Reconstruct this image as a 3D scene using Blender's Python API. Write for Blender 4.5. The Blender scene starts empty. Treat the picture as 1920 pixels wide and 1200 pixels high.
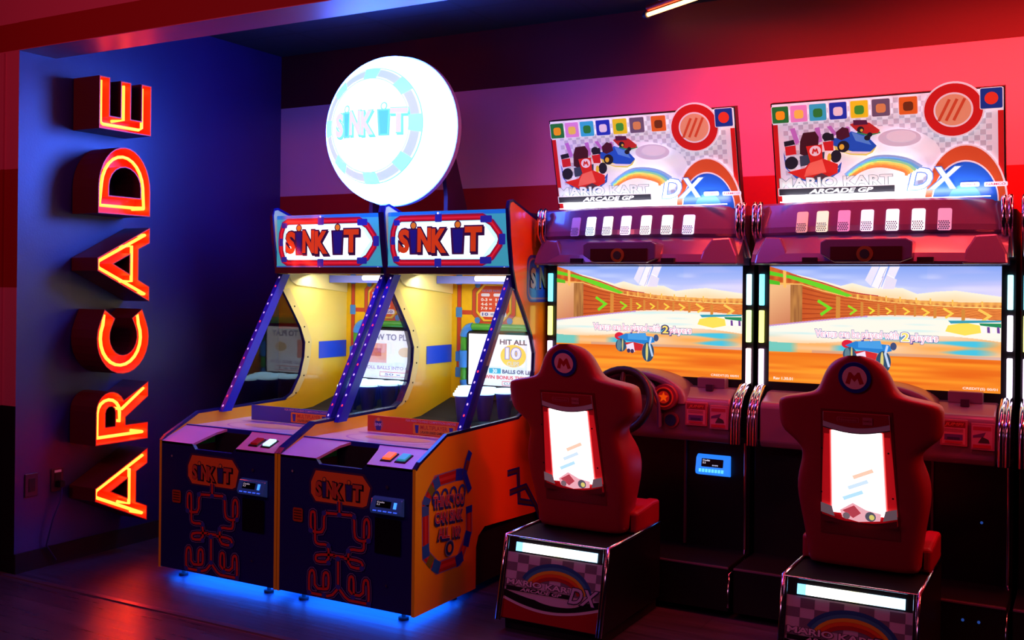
import bpy, bmesh, math, random
from mathutils import Vector, Matrix
random.seed(7)
PI = math.pi
SC = bpy.context.scene
COL = SC.collection

# ---------------------------------------------------------------- camera
YAW = math.radians(29.31); ROLL = 0.011; FPX = 1942.0; CX0, CY0 = 960.0, 538.0; CH = 1.5
cam_d = bpy.data.cameras.new('camera'); cam = bpy.data.objects.new('camera', cam_d); COL.objects.link(cam)
cam_d.sensor_width = 36.0; cam_d.lens = FPX / 1920 * 36.0
cam_d.shift_y = -(600 - CY0) / 1920.0
cam_d.clip_start = 0.05
cam.matrix_world = Matrix.Translation((0, 0, CH)) @ Matrix.Rotation(YAW, 4, 'Z') @ Matrix.Rotation(PI/2, 4, 'X') @ Matrix.Rotation(math.atan(ROLL), 4, 'Z')
SC.camera = cam

# ---------------------------------------------------------------- view, world
SC.view_settings.view_transform = 'Standard'; SC.view_settings.look = 'None'
SC.view_settings.exposure = 0.0; SC.view_settings.gamma = 1.0; SC.view_settings.use_curve_mapping = False
w = bpy.data.worlds.new('world'); SC.world = w; w.use_nodes = True
w.node_tree.nodes['Background'].inputs[0].default_value = (0.30, 0.04, 0.16, 1)
w.node_tree.nodes['Background'].inputs[1].default_value = 0.010

# ---------------------------------------------------------------- lamps of the room, and one added fill
def area(name, loc, target, sx, sy, color, power, spread=180):
    d = bpy.data.lights.new(name, 'AREA'); d.shape = 'RECTANGLE'; d.size = sx; d.size_y = sy
    d.color = color; d.energy = power; d.spread = math.radians(spread)
    o = bpy.data.objects.new(name, d); COL.objects.link(o); o.location = loc
    v = Vector(target) - Vector(loc); o.rotation_euler = v.to_track_quat('-Z', 'Y').to_euler()
    return o
RED = (1.0, 0.06, 0.05); PINK = (1.0, 0.10, 0.22); BLU = (0.06, 0.16, 1.0)
area('red_ceiling_lamp', (-0.5, 4.6, 3.0), (-0.6, 5.35, 1.9), 2.4, 0.10, (1.0, 0.042, 0.03), 56, 115)
area('red_ceiling_lamp', (1.9, 4.0, 3.0), (0.8, 5.3, 1.9), 1.6, 0.10, (1.0, 0.045, 0.035), 44, 120)
area('red_down_lamp', (-0.6, 3.9, 3.02), (-0.9, 4.1, 0), 1.8, 0.15, (1.0, 0.035, 0.10), 15)
area('red_room_lamp', (-1.6, 1.5, 3.2), (-2.6, 4.2, 1.2), 1.4, 0.3, (1.0, 0.16, 0.22), 8.5)
area('pink_room_lamp', (-3.9, 0.6, 2.9), (-4.6, 3.4, 2.7), 0.8, 0.3, (1.0, 0.15, 0.20), 22)
area('added_front_fill', (-2.4, 0.6, 2.7), (-2.8, 3.9, 0.5), 1.4, 0.5, (0.70, 0.36, 1.0), 5)  # added unseen fill that lifts the dark cabinet fronts, not a fixture
area('purple_ceiling_lamp', (-2.6, 3.75, 3.0), (-2.5, 4.1, 1.0), 1.8, 0.2, (0.34, 0.12, 1.0), 12)

# ---------------------------------------------------------------- helpers
def s2l(c):
    c /= 255.0
    return c / 12.92 if c <= 0.04045 else ((c + 0.055) / 1.055) ** 2.4
def lin(rgb): return tuple(s2l(v) for v in rgb)
MATS = {}
def mat(rgb, rough=0.5, metal=0.0, emit=0.0, ecol=None, spec=0.5, coat=0.0, name=None):
    key = (tuple(rgb), rough, metal, emit, ecol, spec, coat, name)
    if key in MATS: return MATS[key]
    m = bpy.data.materials.new(name or 'paint'); m.use_nodes = True
    b = m.node_tree.nodes['Principled BSDF']
    c = lin(rgb)
    b.inputs['Base Color'].default_value = (*c, 1); b.inputs['Roughness'].default_value = rough
    b.inputs['Metallic'].default_value = metal
    b.inputs['Specular IOR Level'].default_value = spec
    b.inputs['Coat Weight'].default_value = coat; b.inputs['Coat Roughness'].default_value = 0.08
    if emit:
        b.inputs['Emission Color'].default_value = (*(ecol if ecol else c), 1)
        b.inputs['Emission Strength'].default_value = emit
    MATS[key] = m
    return m
def nodes_of(m): return m.node_tree.nodes, m.node_tree.links, m.node_tree.nodes['Principled BSDF']

class MB:
    """collects shapes, built as ONE mesh object"""
    def __init__(s): s.v = []; s.f = []; s.m = []; s.mats = []; s.smooth = []
    def slot(s, m):
        if m not in s.mats: s.mats.append(m)
        return s.mats.index(m)
    def add(s, verts, faces, m, smooth=False):
        o = len(s.v); s.v += [tuple(v) for v in verts]; k = s.slot(m)
        for f in faces: s.f.append([i + o for i in f]); s.m.append(k); s.smooth.append(smooth)
        return s
    def box(s, x0, x1, y0, y1, z0, z1, m):
        vs = [(x, y, z) for z in (z0, z1) for y in (y0, y1) for x in (x0, x1)]
        return s.add(vs, [(0, 2, 3, 1), (4, 5, 7, 6), (0, 1, 5, 4), (2, 6, 7, 3), (0, 4, 6, 2), (1, 3, 7, 5)], m)
    def prism(s, poly, ax, a, b, m, m_lo=None, m_hi=None, m_side=None):
        """poly in the two other axes, extruded along axis ax from a to b"""
        def P(p, t):
            q = list(p); q.insert(ax, t); return tuple(q)
        ar = sum(poly[i][0]*poly[(i+1) % len(poly)][1] - poly[(i+1) % len(poly)][0]*poly[i][1] for i in range(len(poly)))
        if ar < 0: poly = poly[::-1]
        if ax == 1: poly = poly[::-1]
        n = len(poly); lo = [P(p, a) for p in poly]; hi = [P(p, b) for p in poly]
        s.add(lo, [list(range(n))[::-1]], m_lo or m); s.add(hi, [list(range(n))], m_hi or m)
        s.add(lo + hi, [(i, (i+1) % n, (i+1) % n + n, i + n) for i in range(n)], m_side or m)
        return s
    def tube(s, pts, r, m, n=10, closed=False, cap=True, rs=None):
        pts = [Vector(p) for p in pts]; N = len(pts); rings = []
        up = None
        for i, p in enumerate(pts):
            a = pts[i-1] if (i > 0 or closed) else p; b = pts[(i+1) % N] if (i < N-1 or closed) else p
            t = (b - a).normalized()
            if up is None:
                up = Vector((0, 0, 1)) if abs(t.z) < 0.9 else Vector((1, 0, 0))
            u = (up - t * up.dot(t)).normalized(); up = u; w_ = t.cross(u)
            rr = rs[i] if rs else r
            rings += [tuple(p + (u*math.cos(2*PI*k/n) + w_*math.sin(2*PI*k/n)) * rr) for k in range(n)]
        fs = []
        for i in range(N if closed else N-1):
            for k in range(n):
                j = (i+1) % N
                fs.append((i*n+k, i*n+(k+1) % n, j*n+(k+1) % n, j*n+k))
        s.add(rings, fs, m, True)
        if cap and not closed:
            s.add(rings[:n], [list(range(n))[::-1]], m); s.add(rings[-n:], [list(range(n))], m)
        return s
    def disc(s, c, r, ax, t, m, n=32, m_side=None):
        """cylinder centred at c along axis ax with thickness t (towards negative axis if t<0)"""
        c = list(c); base = c.pop(ax)
        poly = [(c[0] + r*math.cos(2*PI*k/n), c[1] + r*math.sin(2*PI*k/n)) for k in range(n)]
        return s.prism(poly, ax, min(base, base+t), max(base, base+t), m, m_side=m_side)
    def grid(s, rows, m, smooth=True, closed_u=False):
        R_ = len(rows); C_ = len(rows[0]); vs = [p for r in rows for p in r]; fs = []
        for i in range(R_-1):
            for j in range(C_ if closed_u else C_-1):
                k = (j+1) % C_
                fs.append((i*C_+j, i*C_+k, (i+1)*C_+k, (i+1)*C_+j))
        return s.add(vs, fs, m, smooth)
    def build(s, name, parent=None, bevel=0, base=None, kind=None, sub=0, seg=2, weld=False):
        off = Vector((0, 0, 0))
        if parent is not None:
            q = parent
            while q is not None: off += q.location; q = q.parent
        me = bpy.data.meshes.new(name)
        me.from_pydata([tuple(Vector(v) - off) for v in s.v], [], s.f)
        for m in s.mats: me.materials.append(m)
        me.polygons.foreach_set('material_index', s.m)
        me.polygons.foreach_set('use_smooth', s.smooth)
        me.update()
        if bevel or weld or sub:
            bm = bmesh.new(); bm.from_mesh(me); bmesh.ops.remove_doubles(bm, verts=bm.verts, dist=1e-5)
            bmesh.ops.recalc_face_normals(bm, faces=bm.faces)
            bm.to_mesh(me); bm.free()
        o = bpy.data.objects.new(name, me); COL.objects.link(o)
        if parent is not None: o.parent = parent
        if bevel:
            md = o.modifiers.new('bevel', 'BEVEL'); md.width = bevel; md.segments = seg; md.limit_method = 'ANGLE'
            md.harden_normals = False
        if sub:
            md = o.modifiers.new('sub', 'SUBSURF'); md.levels = sub; md.render_levels = sub
        if kind: o['kind'] = kind
        return o
def thing(name, label, cat, loc, group=None):
    o = bpy.data.objects.new(name, None); COL.objects.link(o); o.location = loc; o.empty_display_size = .1
    o['label'] = label; o['category'] = cat
    if group: o['group'] = group
    return o
def tag(o, label, cat, group=None):
    o['label'] = label; o['category'] = cat
    if group: o['group'] = group
    return o

# the camera's pinhole, used to read real positions off known planes of the place
_c, _s = math.cos(YAW), math.sin(YAW)
_R = Vector((_c, _s, 0)); _W = Vector((-_s, _c, 0)); _Z = Vector((0, 0, 1)); _C = Vector((0, 0, CH))
def ray(px, py):
    dx, dy = px - CX0, py - CY0; k = 1/(1 + ROLL*ROLL)
    x = (dx + dy*ROLL)*k; y = (dy - dx*ROLL)*k
    return _R*(x/FPX) - _Z*(y/FPX) + _W
def onX(px, py, X): d = ray(px, py); return _C + d*(X/d.x)
def onY(px, py, Y): d = ray(px, py); return _C + d*(Y/d.y)

# ---------------------------------------------------------------- flat printed artwork, one mesh each
def text_mesh(body, off=0.0, shear=0.0):
    key = (body, off, shear)
    if key not in text_mesh.c:
        cu = bpy.data.curves.new('t', 'FONT'); cu.body = body; cu.offset = off; cu.shear = shear; cu.resolution_u = 3
        ob = bpy.data.objects.new('t', cu); COL.objects.link(ob)
        dg = bpy.context.evaluated_depsgraph_get()
        me = ob.evaluated_get(dg).to_mesh()
        vs = [tuple(v.co) for v in me.vertices]; fs = [list(p.vertices) for p in me.polygons]
        ob.evaluated_get(dg).to_mesh_clear(); bpy.data.objects.remove(ob); bpy.data.curves.remove(cu)
        cu0 = None
        text_mesh.c[key] = (vs, fs)
    return text_mesh.c[key]
text_mesh.c = {}
def bounds(vs):
    xs = [v[0] for v in vs]; ys = [v[1] for v in vs]
    return min(xs), max(xs), min(ys), max(ys)
class Art:
    """2-D print in (u,v); stacked layers 0.4 mm apart; plane given by origin, u, v, n; optional warp"""
    def __init__(s, O, U, V, N, emit=0.0, rough=0.4, step=0.0004, coat=0.0, warp=None):
        s.O, s.U, s.V, s.N = Vector(O), Vector(U), Vector(V), Vector(N)
        s.emit = emit; s.rough = rough; s.step = step; s.l = 1; s.mb = MB(); s.coat = coat; s.warp = warp
    def W(s, p, l=None):
        l = s.l if l is None else l
        if s.warp: return s.warp(p[0], p[1], l*s.step)
        return s.O + s.U*p[0] + s.V*p[1] + s.N*(l*s.step)
    def M(s, c, e=None):
        e = s.emit if e is None else e
        return mat(c, s.rough, 0, e, None, 0.5, s.coat)
    def poly(s, pts, c, e=None, nxt=True):
        s.mb.add([s.W(p) for p in pts], [list(range(len(pts)))], s.M(c, e))
        if nxt: s.l += 1
        return s
    def rect(s, u0, u1, v0, v1, c, e=None, nxt=True): return s.poly([(u0, v0), (u1, v0), (u1, v1), (u0, v1)], c, e, nxt)
    def rrect(s, u0, u1, v0, v1, r, c, e=None, nxt=True):
        P = []
        for cx, cy, a0 in ((u1-r, v0+r, -90), (u1-r, v1-r, 0), (u0+r, v1-r, 90), (u0+r, v0+r, 180)):
            for k in range(6):
                a = math.radians(a0 + 18*k); P.append((cx + r*math.cos(a), cy + r*math.sin(a)))
        return s.poly(P, c, e, nxt)
    def ell(s, u, v, a, b, c, e=None, n=28, rot=0, nxt=True):
        P = []
        for k in range(n):
            t = 2*PI*k/n; x, y = a*math.cos(t), b*math.sin(t)
            P.append((u + x*math.cos(rot) - y*math.sin(rot), v + x*math.sin(rot) + y*math.cos(rot)))
        return s.poly(P, c, e, nxt)
    def ribbon(s, pts, w_, c, e=None, closed=False, nxt=True):
        n = len(pts); L = []; Rr = []
        for i in range(n):
            a = Vector(pts[i-1]) if (i or closed) else None; b = Vector(pts[i]); d = Vector(pts[(i+1) % n]) if (i < n-1 or closed) else None
            t1 = (b-a).normalized() if a is not None and (b-a).length > 1e-9 else None
            t2 = (d-b).normalized() if d is not None and (d-b).length > 1e-9 else None
            if t1 is None: t1 = t2
            if t2 is None: t2 = t1
            n1 = Vector((-t1.y, t1.x)); n2 = Vector((-t2.y, t2.x)); m_ = (n1+n2)
            m_ = m_.normalized() if m_.length > 1e-6 else n1
            k = (w_/2)/max(0.4, m_.dot(n1))
            L.append(tuple(b + m_*k)); Rr.append(tuple(b - m_*k))
        vs = [s.W(p) for p in L] + [s.W(p) for p in Rr]
        fs = [(i, i+n, (i+1) % n + n, (i+1) % n) for i in range(n if closed else n-1)]
        s.mb.add(vs, fs, s.M(c, e))
        if nxt: s.l += 1
        return s
    def ring(s, u, v, a, b, w_, c, e=None, t0=0, t1=360, n=48, nxt=True):
        full = abs(t1 - t0) >= 360
        P = [(u + a*math.cos(math.radians(t0 + (t1-t0)*k/n)), v + b*math.sin(math.radians(t0 + (t1-t0)*k/n))) for k in range(n if full else n+1)]
        return s.ribbon(P, w_, c, e, closed=full, nxt=nxt)
    def text(s, body, u0, u1, v0, v1, c, off=0.0, shear=0.0, e=None, skew=0.0, bnd=None, nxt=True):
        vs, fs = text_mesh(body, off, shear)
        if not vs: return s
        x0, x1, y0, y1 = bnd or bounds(vs)
        def Q(v):
            a = (v[0]-x0)/(x1-x0); b_ = (v[1]-y0)/(y1-y0)
            return (u0 + (u1-u0)*a, v0 + (v1-v0)*b_ + skew*a)
        s.mb.add([s.W(Q(v)) for v in vs], fs, s.M(c, e))
        if nxt: s.l += 1
        return s
    def outlined(s, body, u0, u1, v0, v1, c, oc, off=0.02, o2=0.06, shear=0.0, e=None, eo=None):
        bnd = bounds(text_mesh(body, off, shear)[0])
        s.text(body, u0, u1, v0, v1, oc, o2, shear, eo if eo is not None else e, bnd=bnd)
        s.text(body, u0, u1, v0, v1, c, off, shear, e, bnd=bnd)
        return s
    def build(s, name, parent=None, flip=False):
        # make every face look along +N
        mb = s.mb
        if not s.warp:
            for i, f in enumerate(mb.f):
                if len(f) < 3: continue
                nrm = Vector((0, 0, 0)); P = [Vector(mb.v[k]) for k in f]
                for a in range(len(P)): nrm += P[a].cross(P[(a+1) % len(P)])
                if nrm.dot(s.N) < 0: mb.f[i] = f[::-1]
        return mb.build(name, parent)

def sinkit(A, u0, u1, v0, v1, cl, oc, cup, ball, e=None, fat=.10):
    """the two-word logo: letters S N K T, and cups with a ball on top standing for the two I's"""
    W_ = u1-u0; H_ = v1-v0
    def U(t): return u0 + W_*t
    lo, hi = v0 + 0.02*H_, v0 + 0.80*H_
    dep = 0.05*H_
    for body, a, b, k in (('S', 0.0, .135, 0), ('N', .235, .40, .03), ('K', .405, .585, 0), ('T', .80, 1.0, .04)):
        bnd = bounds(text_mesh(body, 0.05)[0])
        A.text(body, U(a)+W_*.01, U(b)+W_*.01, lo-dep+k*H_, hi-dep+k*H_, oc, fat, 0, e, bnd=bnd, nxt=False)
        A.text(body, U(a), U(b), lo+k*H_, hi+k*H_, oc, fat, 0, e, bnd=bnd)
    for a, b in ((.128, .235), (.64, .79)):
        g = .012
        A.poly([(U(a-g), hi+.02*H_), (U(b+g), hi+.02*H_), (U(b-.012+g), lo-dep), (U(a+.022-g), lo-dep)], oc, e, nxt=False)
        A.ell(U((a+b)/2), hi+.11*H_, W_*.042, H_*.13, oc, e)
        A.poly([(U(a+g), hi-.03*H_), (U(b-g), hi-.03*H_), (U(b-.02-g*.5), lo), (U(a+.028+g*.5), lo)], cup, e, nxt=False)
        A.ell(U((a+b)/2), hi+.11*H_, W_*.030, H_*.095, ball, e)
    for body, a, b, k in (('S', 0.0, .135, 0), ('N', .235, .40, .03), ('K', .405, .585, 0), ('T', .80, 1.0, .04)):
        bnd = bounds(text_mesh(body, 0.05)[0])
        A.text(body, U(a), U(b), lo+k*H_, hi+k*H_, cl, 0.05, 0, e, bnd=bnd)
    return A

# ---------------------------------------------------------------- materials
def noisy(rgb, rough=0.6, scale=6, amt=0.25, name='paint', bump=0.0, spec=0.4):
    m = bpy.data.materials.new(name); m.use_nodes = True; N, L, b = nodes_of(m)
    tc = N.new('ShaderNodeTexCoord'); nz = N.new('ShaderNodeTexNoise'); nz.inputs['Scale'].default_value = scale; nz.inputs['Detail'].default_value = 5
    L.new(tc.outputs['Object'], nz.inputs['Vector'])
    mx = N.new('ShaderNodeMix'); mx.data_type = 'RGBA'
    c = lin(rgb); mx.inputs['A'].default_value = (*[v*(1-amt) for v in c], 1); mx.inputs['B'].default_value = (*[min(1, v*(1+amt)) for v in c], 1)
    L.new(nz.outputs['Fac'], mx.inputs['Factor']); L.new(mx.outputs['Result'], b.inputs['Base Color'])
    b.inputs['Roughness'].default_value = rough; b.inputs['Specular IOR Level'].default_value = spec
    if bump:
        n2 = N.new('ShaderNodeTexNoise'); n2.inputs['Scale'].default_value = 90; L.new(tc.outputs['Object'], n2.inputs['Vector'])
        bp = N.new('ShaderNodeBump'); bp.inputs['Strength'].default_value = bump; bp.inputs['Distance'].default_value = 0.004
        L.new(n2.outputs['Fac'], bp.inputs['Height']); L.new(bp.outputs['Normal'], b.inputs['Normal'])
    return m
M_wallblue = noisy((16, 14, 84), 0.40, 3, 0.12, 'navy_wall_paint', 0.12, 1.0)
M_black = mat((5, 5, 8), 0.45, name='black_plastic')
M_blackm = mat((8, 7, 11), 0.75, name='matt_black')
M_navy = mat((26, 27, 112), 0.35, name='navy_panel')
M_chrome = mat((225, 222, 230), 0.12, 1.0, name='chrome')
M_bluebar = mat((28, 40, 185), 0.3, name='blue_metal')
M_trim = mat((22, 22, 90), 0.25, name='navy_edging')
M_white = mat((200, 196, 210), 0.3, name='white_plastic')
M_shell = mat((100, 84, 128), 0.22, coat=0.4, name='pearl_plastic')
M_dash = mat((146, 100, 122), 0.3, coat=0.2, name='dash_plastic')
M_seat = mat((158, 12, 40), 0.42, name='red_vinyl')
M_glassy = bpy.data.materials.new('clear_panel'); M_glassy.use_nodes = True
_n, _l, _b = nodes_of(M_glassy); _n.remove(_b)
_t = _n.new('ShaderNodeBsdfTransparent'); _t.inputs[0].default_value = (0.90, 0.92, 0.96, 1)
_g = _n.new('ShaderNodeBsdfGlossy'); _g.inputs['Roughness'].default_value = 0.03
_w = _n.new('ShaderNodeLayerWeight'); _w.inputs[0].default_value = .5
_p = _n.new('ShaderNodeMath'); _p.operation = 'POWER'; _l.new(_w.outputs['Facing'], _p.inputs[0]); _p.inputs[1].default_value = 3.0
_f = _n.new('ShaderNodeMath'); _f.operation = 'MULTIPLY_ADD'; _l.new(_p.outputs[0], _f.inputs[0]); _f.inputs[1].default_value = .45; _f.inputs[2].default_value = .03
_m = _n.new('ShaderNodeMixShader'); _l.new(_f.outputs[0], _m.inputs[0]); _l.new(_t.outputs[0], _m.inputs[1]); _l.new(_g.outputs[0], _m.inputs[2])
_l.new(_m.outputs[0], _n['Material Output'].inputs[0])

def banded(zs, cols, rough=0.6, bump=0.15, name='striped_paint'):
    """horizontal painted bands by height; zs ascending boundaries"""
    m = bpy.data.materials.new(name); m.use_nodes = True; N, L, b = nodes_of(m)
    geo = N.new('ShaderNodeNewGeometry'); sep = N.new('ShaderNodeSeparateXYZ'); L.new(geo.outputs['Position'], sep.inputs[0])
    cr = N.new('ShaderNodeValToRGB'); cr.color_ramp.interpolation = 'CONSTANT'
    mp = N.new('ShaderNodeMath'); mp.operation = 'DIVIDE'; mp.inputs[1].default_value = 4.0; L.new(sep.outputs['Z'], mp.inputs[0]); L.new(mp.outputs[0], cr.inputs[0])
    el = cr.color_ramp.elements; el[0].position = 0; el[0].color = (*lin(cols[0]), 1)
    el[1].position = zs[0]/4; el[1].color = (*lin(cols[1]), 1)
    for z, c in zip(zs[1:], cols[2:]):
        e = el.new(z/4); e.color = (*lin(c), 1)
    L.new(cr.outputs[0], b.inputs['Base Color']); b.inputs['Roughness'].default_value = rough; b.inputs['Specular IOR Level'].default_value = 0.35
    if bump:
        n2 = N.new('ShaderNodeTexNoise'); n2.inputs['Scale'].default_value = 70; L.new(geo.outputs['Position'], n2.inputs['Vector'])
        bp = N.new('ShaderNodeBump'); bp.inputs['Strength'].default_value = bump; bp.inputs['Distance'].default_value = 0.003
        L.new(n2.outputs['Fac'], bp.inputs['Height']); L.new(bp.outputs['Normal'], b.inputs['Normal'])
    return m
PINKW = (200, 148, 170); DRED = (150, 8, 14); DARK = (26, 14, 22)
M_wallback = banded([1.2, 2.08, 2.684], [DARK, DRED, PINKW, (74, 6, 16)], name='striped_wall_paint')
M_front = banded([0.85, 1.46, 2.07, 2.684, 2.82], [(14, 10, 16), (200, 90, 120), DRED, (200, 80, 110), DRED, (200, 80, 110)], name='striped_front_paint')

def plank_mat(rgb1, rgb2, rough, sx, sy, name):
    m = bpy.data.materials.new(name); m.use_nodes = True; N, L, b = nodes_of(m)
    tc = N.new('ShaderNodeNewGeometry'); br = N.new('ShaderNodeTexBrick'); L.new(tc.outputs['Position'], br.inputs['Vector'])
    br.inputs['Color1'].default_value = (*lin(rgb1), 1); br.inputs['Color2'].default_value = (*lin(rgb2), 1)
    br.inputs['Mortar'].default_value = (*[v*0.3 for v in lin(rgb1)], 1)
    br.inputs['Scale'].default_value = 1; br.inputs['Mortar Size'].default_value = 0.002; br.inputs['Brick Width'].default_value = sx; br.inputs['Row Height'].default_value = sy
    mp = N.new('ShaderNodeMapping'); mp.inputs['Scale'].default_value = (2.5, 40, 1); L.new(tc.outputs['Position'], mp.inputs[0])
    nz = N.new('ShaderNodeTexNoise'); nz.inputs['Scale'].default_value = 1.0; nz.inputs['Detail'].default_value = 6; L.new(mp.outputs[0], nz.inputs['Vector'])
    mx = N.new('ShaderNodeMix'); mx.data_type = 'RGBA'; mx.blend_type = 'MULTIPLY'; mx.inputs['Factor'].default_value = 0.7
    L.new(br.outputs['Color'], mx.inputs['A']); cr = N.new('ShaderNodeValToRGB'); L.new(nz.outputs['Fac'], cr.inputs[0])
    cr.color_ramp.elements[0].position = 0.3; cr.color_ramp.elements[0].color = (0.35, 0.35, 0.35, 1); cr.color_ramp.elements[1].position = 0.7
    L.new(cr.outputs[0], mx.inputs['B']); L.new(mx.outputs['Result'], b.inputs['Base Color'])
    ad = N.new('ShaderNodeMath'); ad.operation = 'MULTIPLY_ADD'; ad.inputs[1].default_value = 0.25; ad.inputs[2].default_value = rough - 0.12
    L.new(nz.outputs['Fac'], ad.inputs[0]); L.new(ad.outputs[0], b.inputs['Roughness'])
    bp = N.new('ShaderNodeBump'); bp.inputs['Strength'].default_value = 0.35; bp.inputs['Distance'].default_value = 0.003
    L.new(nz.outputs['Fac'], bp.inputs['Height']); L.new(bp.outputs['Normal'], b.inputs['Normal'])
    return m
M_plank = plank_mat((92, 66, 72), (76, 52, 60), 0.30, 1.2, 0.15, 'dark_wood_plank')
M_carpet = plank_mat((70, 62, 84), (62, 54, 76), 0.42, 1.0, 0.2, 'dark_vinyl_plank')

# ---------------------------------------------------------------- the room
XL = -4.81; YB = 5.346; YF = 3.385; ZC = 3.04
def st(name, mb, **k): return mb.build(name, kind='structure', **k)
st('floor', MB().box(-6.5, 4.5, -3.0, YF-0.05, -0.05, 0, M_plank))
st('floor', MB().box(XL-0.1, 4.5, YF-0.01, YB+0.1, -0.05, 0, M_carpet))
st('trim_1', MB().prism([(YF-0.05, 0), (YF-0.045, 0.006), (YF-0.015, 0.006), (YF-0.01, 0)], 0, -6.5, 4.5, mat((120, 90, 100), 0.3, 0.6)))
st('wall_left', MB().box(XL-0.12, XL, YF+0.001, YB, 0, ZC, M_wallblue))
st('wall_back', MB().box(XL-0.12, 4.5, YB, YB+0.12, 0, ZC, M_wallback))
st('wall_front', MB().box(-6.5, XL-.0005, YF, YF+.12, 0, 3.5, M_front).box(-4.932, -4.918, YF-0.012, YF, 0, 2.68, M_front))
st('trim_2', MB().box(XL, 4.5, YF, YF+0.215, 2.684, 3.5, mat((150, 60, 90), 0.4), ).box(XL, 4.5, YF-0.004, YF, 2.684, 3.5, M_front))
st('baseboard_left', MB().box(XL, XL+0.012, YF, YB, 0, 0.10, M_blackm))
st('baseboard_back', MB().box(XL, 4.5, YB-0.012, YB, 0, 0.10, M_blackm))
m = bpy.data.materials.new('ceiling_tile'); m.use_nodes = True; N, L, b = nodes_of(m)
g = N.new('ShaderNodeNewGeometry'); br = N.new('ShaderNodeTexBrick'); L.new(g.outputs['Position'], br.inputs['Vector'])
br.offset = 0; br.inputs['Brick Width'].default_value = 0.61; br.inputs['Row Height'].default_value = 0.61; br.inputs['Scale'].default_value = 1; br.inputs['Mortar Size'].default_value = 0.012
br.inputs['Color1'].default_value = (*lin((26, 24, 34)), 1); br.inputs['Color2'].default_value = (*lin((22, 20, 30)), 1); br.inputs['Mortar'].default_value = (*lin((12, 10, 16)), 1)
L.new(br.outputs['Color'], b.inputs['Base Color']); b.inputs['Roughness'].default_value = 0.8
st('ceiling', MB().box(XL-0.1, 4.5, YF+0.215, YB+0.1, ZC, ZC+0.05, m))

# wall plates
def wall_plate(cy, cz, label, plug):
    t = thing('wall_outlet', label, 'outlet', (XL, cy, cz-0.06))
    MB().box(XL, XL+0.008, cy-0.037, cy+0.037, cz-0.06, cz+0.06, mat((70, 30, 50), 0.4)).build('face_plate', t, bevel=0.003)
    MB().box(XL+0.008, XL+0.011, cy-0.018, cy+0.018, cz-0.034, cz+0.034, mat((20, 10, 18), 0.5)).build('socket', t)
    if plug:
        MB().box(XL+0.011, XL+0.05, cy-0.014, cy+0.014, cz-0.035, cz-0.005, M_black).tube([(XL+0.045, cy, cz-0.03), (XL+0.05, cy-0.01, cz-0.1), (XL+0.04, cy-0.05, cz-0.2), (XL+0.03, cy-0.08, cz-0.33), (XL+0.03, cy-0.02, cz-0.42)], 0.004, mat((30, 30, 90), 0.4)).build('plug', t)
        MB().box(XL+0.0005+0.008, XL+0.012, cy-0.02, cy+0.02, cz+0.04, cz+0.052, mat((230, 225, 235), 0.5)).build('label_strip', t)
wall_plate(3.478, 0.443, 'small dark wall outlet plate on navy wall, nearer the wall corner', False)
wall_plate(3.632, 0.447, 'dark wall outlet with a black plug and blue cord in it', True)

# ---------------------------------------------------------------- the vertical sign: six channel letters
M_can = mat((84, 6, 8), 0.45, name='red_can_outside'); M_canin = mat((255, 92, 44), 0.4, name='orange_red_can_inside')
M_neon = mat((255, 150, 40), 0.4, 0, 13, (1.0, 0.075, 0.008), name='neon_tube')
Y0, Y1, XF = 4.055, 3.708, -4.6      # letter foot (right), letter top (left), open face
def inset(poly, d):
    n = len(poly); out = []
    ar = sum(poly[i][0]*poly[(i+1) % n][1] - poly[(i+1) % n][0]*poly[i][1] for i in range(n))
    sg = 1 if ar > 0 else -1
    for i in range(n):
        a, b_, c_ = Vector(poly[i-1]), Vector(poly[i]), Vector(poly[(i+1) % n])
        t1 = (b_-a).normalized(); t2 = (c_-b_).normalized()
        n1 = Vector((-t1.y, t1.x))*sg; n2 = Vector((-t2.y, t2.x))*sg; m_ = (n1+n2).normalized()
        out.append(tuple(b_ + m_*(d/max(0.35, m_.dot(n1)))))
    return out
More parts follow.
